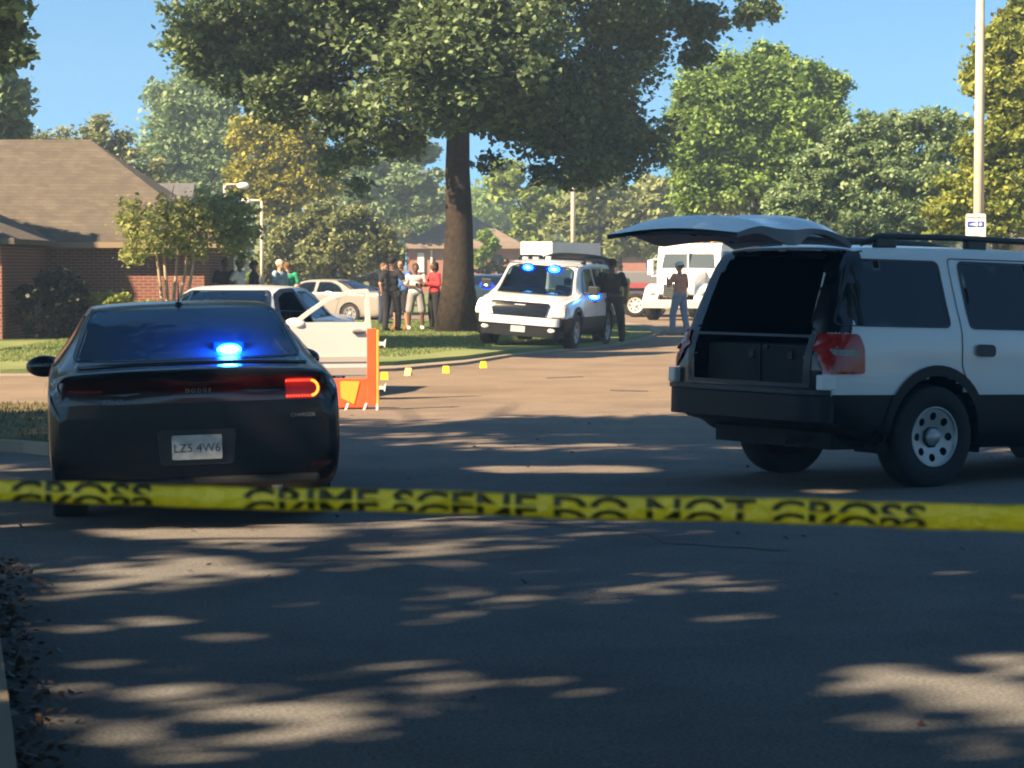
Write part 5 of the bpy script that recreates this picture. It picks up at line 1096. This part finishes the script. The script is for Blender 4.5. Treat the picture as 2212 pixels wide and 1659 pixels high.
def person(label, loc, face, h, skin, top, bottom, shoes, hair='dark', sleeves='short', legs='long', la=None, ra=None, stance=.11, hat=None, female=False, lean=0, group='people standing on the lawn', stride=0, belt=False, top2=None):
    """face: direction the person looks (radians, world). Local x = forward, y = left. la/ra: (elbow, hand) local points for unit height 1.75"""
    root = empty('person', loc, face); tag(root, label, 'person', group); root.scale = (h/1.75*1.1, h/1.75*1.13, h/1.75)
    sh = .175 if not female else .155
    J = dict(hipL=(0, .09, .93), hipR=(0, -.09, .93), knL=(.03+stride, .02+stance, .50), knR=(.03-stride, -.02-stance, .50), anL=(-.01+stride*1.6, stance+.03, .09), anR=(-.01-stride*1.6, -stance-.03, .09),
             shL=(lean, sh, 1.42), shR=(lean, -sh, 1.42), neck=(lean, 0, 1.46), head=(lean*1.3+.01, 0, 1.62))
    la = la or ((-.02, sh+.09, 1.14), (.08, sh+.10, .90)); ra = ra or ((-.02, -sh-.09, 1.14), (.08, -sh-.10, .90))
    def shift(a): return tuple((p[0]+lean*.5, p[1], p[2]) for p in a)
    la, ra = shift(la), shift(ra)
    b = MB()
    for s_ in 'LR':
        capsule(b, J['hip'+s_], J['kn'+s_], .085, .058); capsule(b, J['kn'+s_], J['an'+s_], .056, .036)
        ank = Vector(J['an'+s_]); capsule(b, ank+Vector((-.03, 0, -.04)), ank+Vector((.15, .0, -.055)), .036, .028)
    b.ell((lean*.3, 0, 1.0), (.105, .155, .13), 12); b.ell((lean*.6, 0, 1.17), (.098, .14, .18), 12); b.ell((lean*.9, 0, 1.33), (.105, .172 if not female else .155, .14), 12)
    capsule(b, (lean, 0, 1.42), (lean*1.15, 0, 1.53), .055, .052)
    hx = J['head'][0]
    b.ell((hx, 0, 1.645), (.095, .075, .105), 14); b.ell((hx+.02, 0, 1.585), (.07, .057, .06), 12)      # skull, jaw
    b.ell((hx+.098, 0, 1.625), (.02, .014, .024), 8); b.ell((hx+.085, 0, 1.577), (.016, .026, .010), 8)  # nose, mouth
    for sd in (1, -1): b.ell((hx-.005, sd*.078, 1.63), (.02, .012, .03), 8); b.ell((hx+.075, sd*.03, 1.665), (.02, .022, .008), 8)   # ears, brows
    for sd, (el, ha), S_ in ((1, la, J['shL']), (-1, ra, J['shR'])):
        capsule(b, S_, el, .052, .042); capsule(b, el, ha, .040, .027)
        ha_ = Vector(ha); d = (ha_-Vector(el)).normalized(); sdv = d.cross(Vector((1, 0, .2))).normalized(); nrm = sdv.cross(d).normalized()
        pc = ha_+d*.055
        capsule(b, ha_+sdv*.018, pc+sdv*.022, .018, .016); capsule(b, ha_-sdv*.018, pc-sdv*.022, .018, .016)
        for k, (o_, ln) in enumerate(((-.033, .062), (-.011, .072), (.011, .068), (.033, .052))):
            p0 = pc+sdv*o_; p1 = p0+d*ln*.55+nrm*.004; p2 = p1+(d*.75+nrm*.65)*ln*.5
            capsule(b, p0, p1, .0105, .0095, 8); capsule(b, p1, p2, .0095, .0085, 8)
        t0 = ha_+sdv*(-.03)+d*.015; capsule(b, t0, t0+(d*.6-sdv*.7)*.045, .0125, .011, 8); t1 = t0+(d*.6-sdv*.7)*.045; capsule(b, t1, t1+(d*.9-sdv*.2+nrm*.3)*.03, .011, .009, 8)
    remeshed('body', b, SK[skin], root, .0105, 2)
    for sd in (1, -1): MB().ell((hx+.088, sd*.03, 1.647), (.008, .013, .008), 8).build('eye', M['ink'], root, True)
    # shirt
    c = MB(); g_ = .02
    c.ell((lean*.3, 0, 1.02), (.125, .175, .12), 12); c.ell((lean*.6, 0, 1.18), (.12, .165, .19), 12); c.ell((lean*.9, 0, 1.34), (.122, .19 if not female else .172, .125), 12)
    for (el, ha), S_ in ((la, J['shL']), (ra, J['shR'])):
        e = Vector(el); s0 = Vector(S_)
        if sleeves == 'short': capsule(c, s0, s0.lerp(e, .72), .072, .066)
        else: capsule(c, s0, e, .070, .058); capsule(c, e, e.lerp(Vector(ha), .88), .056, .042)
    remeshed('shirt', c, CL[top], root, .014, 3)
    c = MB()
    for s_ in 'LR':
        hp, kn, an = Vector(J['hip'+s_]), Vector(J['kn'+s_]), Vector(J['an'+s_])
        capsule(c, hp, kn if legs == 'long' else hp.lerp(kn, .98), .108, .078 if legs == 'long' else .098)
        if legs == 'long': capsule(c, kn, kn.lerp(an, .93), .076, .066)
    c.ell((lean*.3, 0, .97), (.122, .168, .11), 12)
    remeshed('trousers' if legs == 'long' else 'shorts', c, CL[bottom], root, .014, 3)
    for s_ in 'LR':
        an = Vector(J['an'+s_]); c = MB(); capsule(c, an+Vector((-.035, 0, -.042)), an+Vector((.15, 0, -.05)), .046, .036); c.ell(tuple(an+Vector((-.01, 0, -.01))), (.055, .047, .045), 10)
        remeshed('shoe', c, CL[shoes], root, .012, 2)
    if hair == 'dark' or hair == 'brown' or hair == 'grey':
        c = MB(); c.ell((hx-.018, 0, 1.675), (.095, .084, .095), 12)
        if female: c.ell((hx-.05, 0, 1.60), (.06, .075, .11), 10)
        o = c.build('hair', HR[hair], root, True)
    if hat:
        c = MB(); c.ell((hx-.005, 0, 1.70), (.108, .092, .075), 12); c.box(hx+.05, hx+.17, -.07, .07, 1.685, 1.697); c.build('cap', CL[hat], root, True, [BEV(.008, 2)])
    if belt:
        c = MB(); c.lathe([(.135, -.03), (.140, 0), (.135, .03)], 24, Matrix.Translation((lean*.4, 0, .99)) @ Matrix.Diagonal((1.0, 1.32, 1, 1)) @ Matrix.Rotation(R(90), 4, 'X')); c.box(-.06, .05, .17, .22, .82, .97); c.box(-.05, .05, -.22, -.17, .84, .97); c.box(.02, .06, -.2, -.17, 1.0, 1.10); c.build('duty_belt', M['plastic'], root, mods=[BEV(.008, 1)])
    return root
def pos(u, v, z=.12): x, y = gxy(u, v, z); return (x, y, z)
FOLD = (((.02, .24, 1.17), (.24, .02, 1.20)), ((.02, -.24, 1.17), (.22, -.02, 1.16)))
person('officer in dark uniform with duty belt, back turned, left of the blue shirt', pos(846, 716), R(60), 1.84, 'pale', 'uniform', 'uniform', 'black', 'dark', 'short', 'long', ra=((.05, -.28, 1.22), (.22, -.16, 1.30)), belt=True, hat='uniform', stance=.13)
person('pale person raising a hand to the face, half hidden by the officer', pos(829, 700), R(-25), 1.72, 'pale', 'black', 'navy', 'black', 'brown', 'short', 'long', la=((.14, .22, 1.22), (.18, .10, 1.48)), ra=((.10, -.26, 1.20), (.20, -.14, 1.44)))
person('man in bright blue shirt, black shorts and red shoes', pos(867, 711), R(-110), 1.80, 'tan', 'blue', 'black', 'shoer', 'dark', 'short', 'short', la=((-.02, .27, 1.16), (.04, .25, .92)))
person('person in pale grey shirt with folded arms and white shoes', pos(898, 712), R(-80), 1.70, 'dark', 'white', 'grey', 'shoew', 'dark', 'short', 'short', la=FOLD[0], ra=FOLD[1], stance=.13)
person('person in red shirt with folded arms beside the big trunk', pos(939, 712), R(-150), 1.74, 'dark', 'red', 'black', 'black', 'dark', 'long', 'long', la=FOLD[0], ra=FOLD[1], female=True)
person('person in black shirt seen over the cars in front of the brick wall', pos(487, 716), R(-60), 1.82, 'dark', 'black', 'black', 'black', 'dark', 'short', 'long', group='people behind the police cars')
person('person in white shirt with hand on hip behind the white car roof', pos(518, 716), R(-20), 1.80, 'dark', 'white', 'navy', 'black', 'dark', 'short', 'long', la=((-.10, .30, 1.22), (.06, .17, 1.06)), ra=((-.08, -.30, 1.22), (.06, -.17, 1.06)), group='people behind the police cars', hat='navy')
person('person in navy top right of the white shirt', pos(549, 712), R(190), 1.78, 'dark', 'navy', 'navy', 'black', 'dark', 'long', 'long', group='people behind the police cars')
person('grey-haired person in light blue shirt left of the green shirt', pos(605, 712), R(-30), 1.80, 'pale', 'lightblue', 'khaki', 'black', 'grey', 'short', 'long', group='people behind the police cars')
person('person in bright green shirt over the white car roof', pos(622, 706), R(100), 1.74, 'tan', 'green', 'denim', 'black', 'brown', 'short', 'long', group='people behind the police cars')
person('man in tan-red shirt and jeans with white cap before the tow truck', pos(1468, 722, 0), R(140), 1.86, 'tan', 'tanred', 'denim', 'khaki', 'dark', 'short', 'long', hat='white', la=((.12, .26, 1.18), (.26, .10, 1.36)), ra=((.02, -.28, 1.16), (.14, -.2, .98)), group='people by the vehicles', stride=.06)
person('officer in black standing at the rear of the SUV with blue lights', pos(1322, 739, .1), R(100), 1.80, 'dark', 'black', 'black', 'black', 'dark', 'short', 'long', stance=.16, belt=True, hat='black', group='people by the vehicles')

# ------------------------------------------------------------ litter of leaves in the gutter
k = 600; t = RNG.random(k); Yp = 6+t*8.6; Xp = -1.73-.222*(Yp-8.65)+np.abs(RNG.normal(0, .10, k))+.03+.25*np.exp(-((Yp-13.6)/.5)**2)*RNG.random(k)
C = np.c_[Xp, Yp, .008+RNG.random(k)*.03]; a = RNG.random(k)*6.28; A = np.c_[np.cos(a), np.sin(a), RNG.normal(0, .35, k)]*.021; B = np.c_[-np.sin(a), np.cos(a), RNG.normal(0, .4, k)]*.015
o = quads('leaf_litter', C, A, B, M['leafbrown']); tag(o, 'dry brown leaves gathered in the gutter at bottom left', 'leaves', kind='stuff')

k = 170; G = np.c_[RNG.uniform(-3.5, 6, k), RNG.uniform(8.5, 30, k)]; G = G[(G[:, 0] > -1.5-.22*(G[:, 1]-8.65))]; k = len(G)
a = RNG.random(k)*6.28; C = np.c_[G, np.full(k, .012)]; A = np.c_[np.cos(a), np.sin(a), RNG.normal(0, .25, k)]*.024; B = np.c_[-np.sin(a), np.cos(a), RNG.normal(0, .3, k)]*.016
o = quads('road_leaves', C, A, B, M['leafbrown']); tag(o, 'a few small dry leaves scattered over the shaded road', 'leaves', kind='stuff')
# ------------------------------------------------------------ haze: the bright hazy air between here and the far trees
hz = MB().box(-260, 260, -45, 290, -1.2, 24).build('haze', None); hz['kind'] = 'stuff'
hm = bpy.data.materials.new('haze_air'); hm.use_nodes = True; n = hm.node_tree.nodes; n.remove(n['Principled BSDF'])
pv = n.new('ShaderNodeVolumePrincipled'); pv.inputs['Density'].default_value = .0015; pv.inputs['Color'].default_value = (.72, .88, 1.0, 1); pv.inputs['Anisotropy'].default_value = .3
hm.node_tree.links.new(pv.outputs[0], n['Material Output'].inputs['Volume']); hz.data.materials.append(hm)
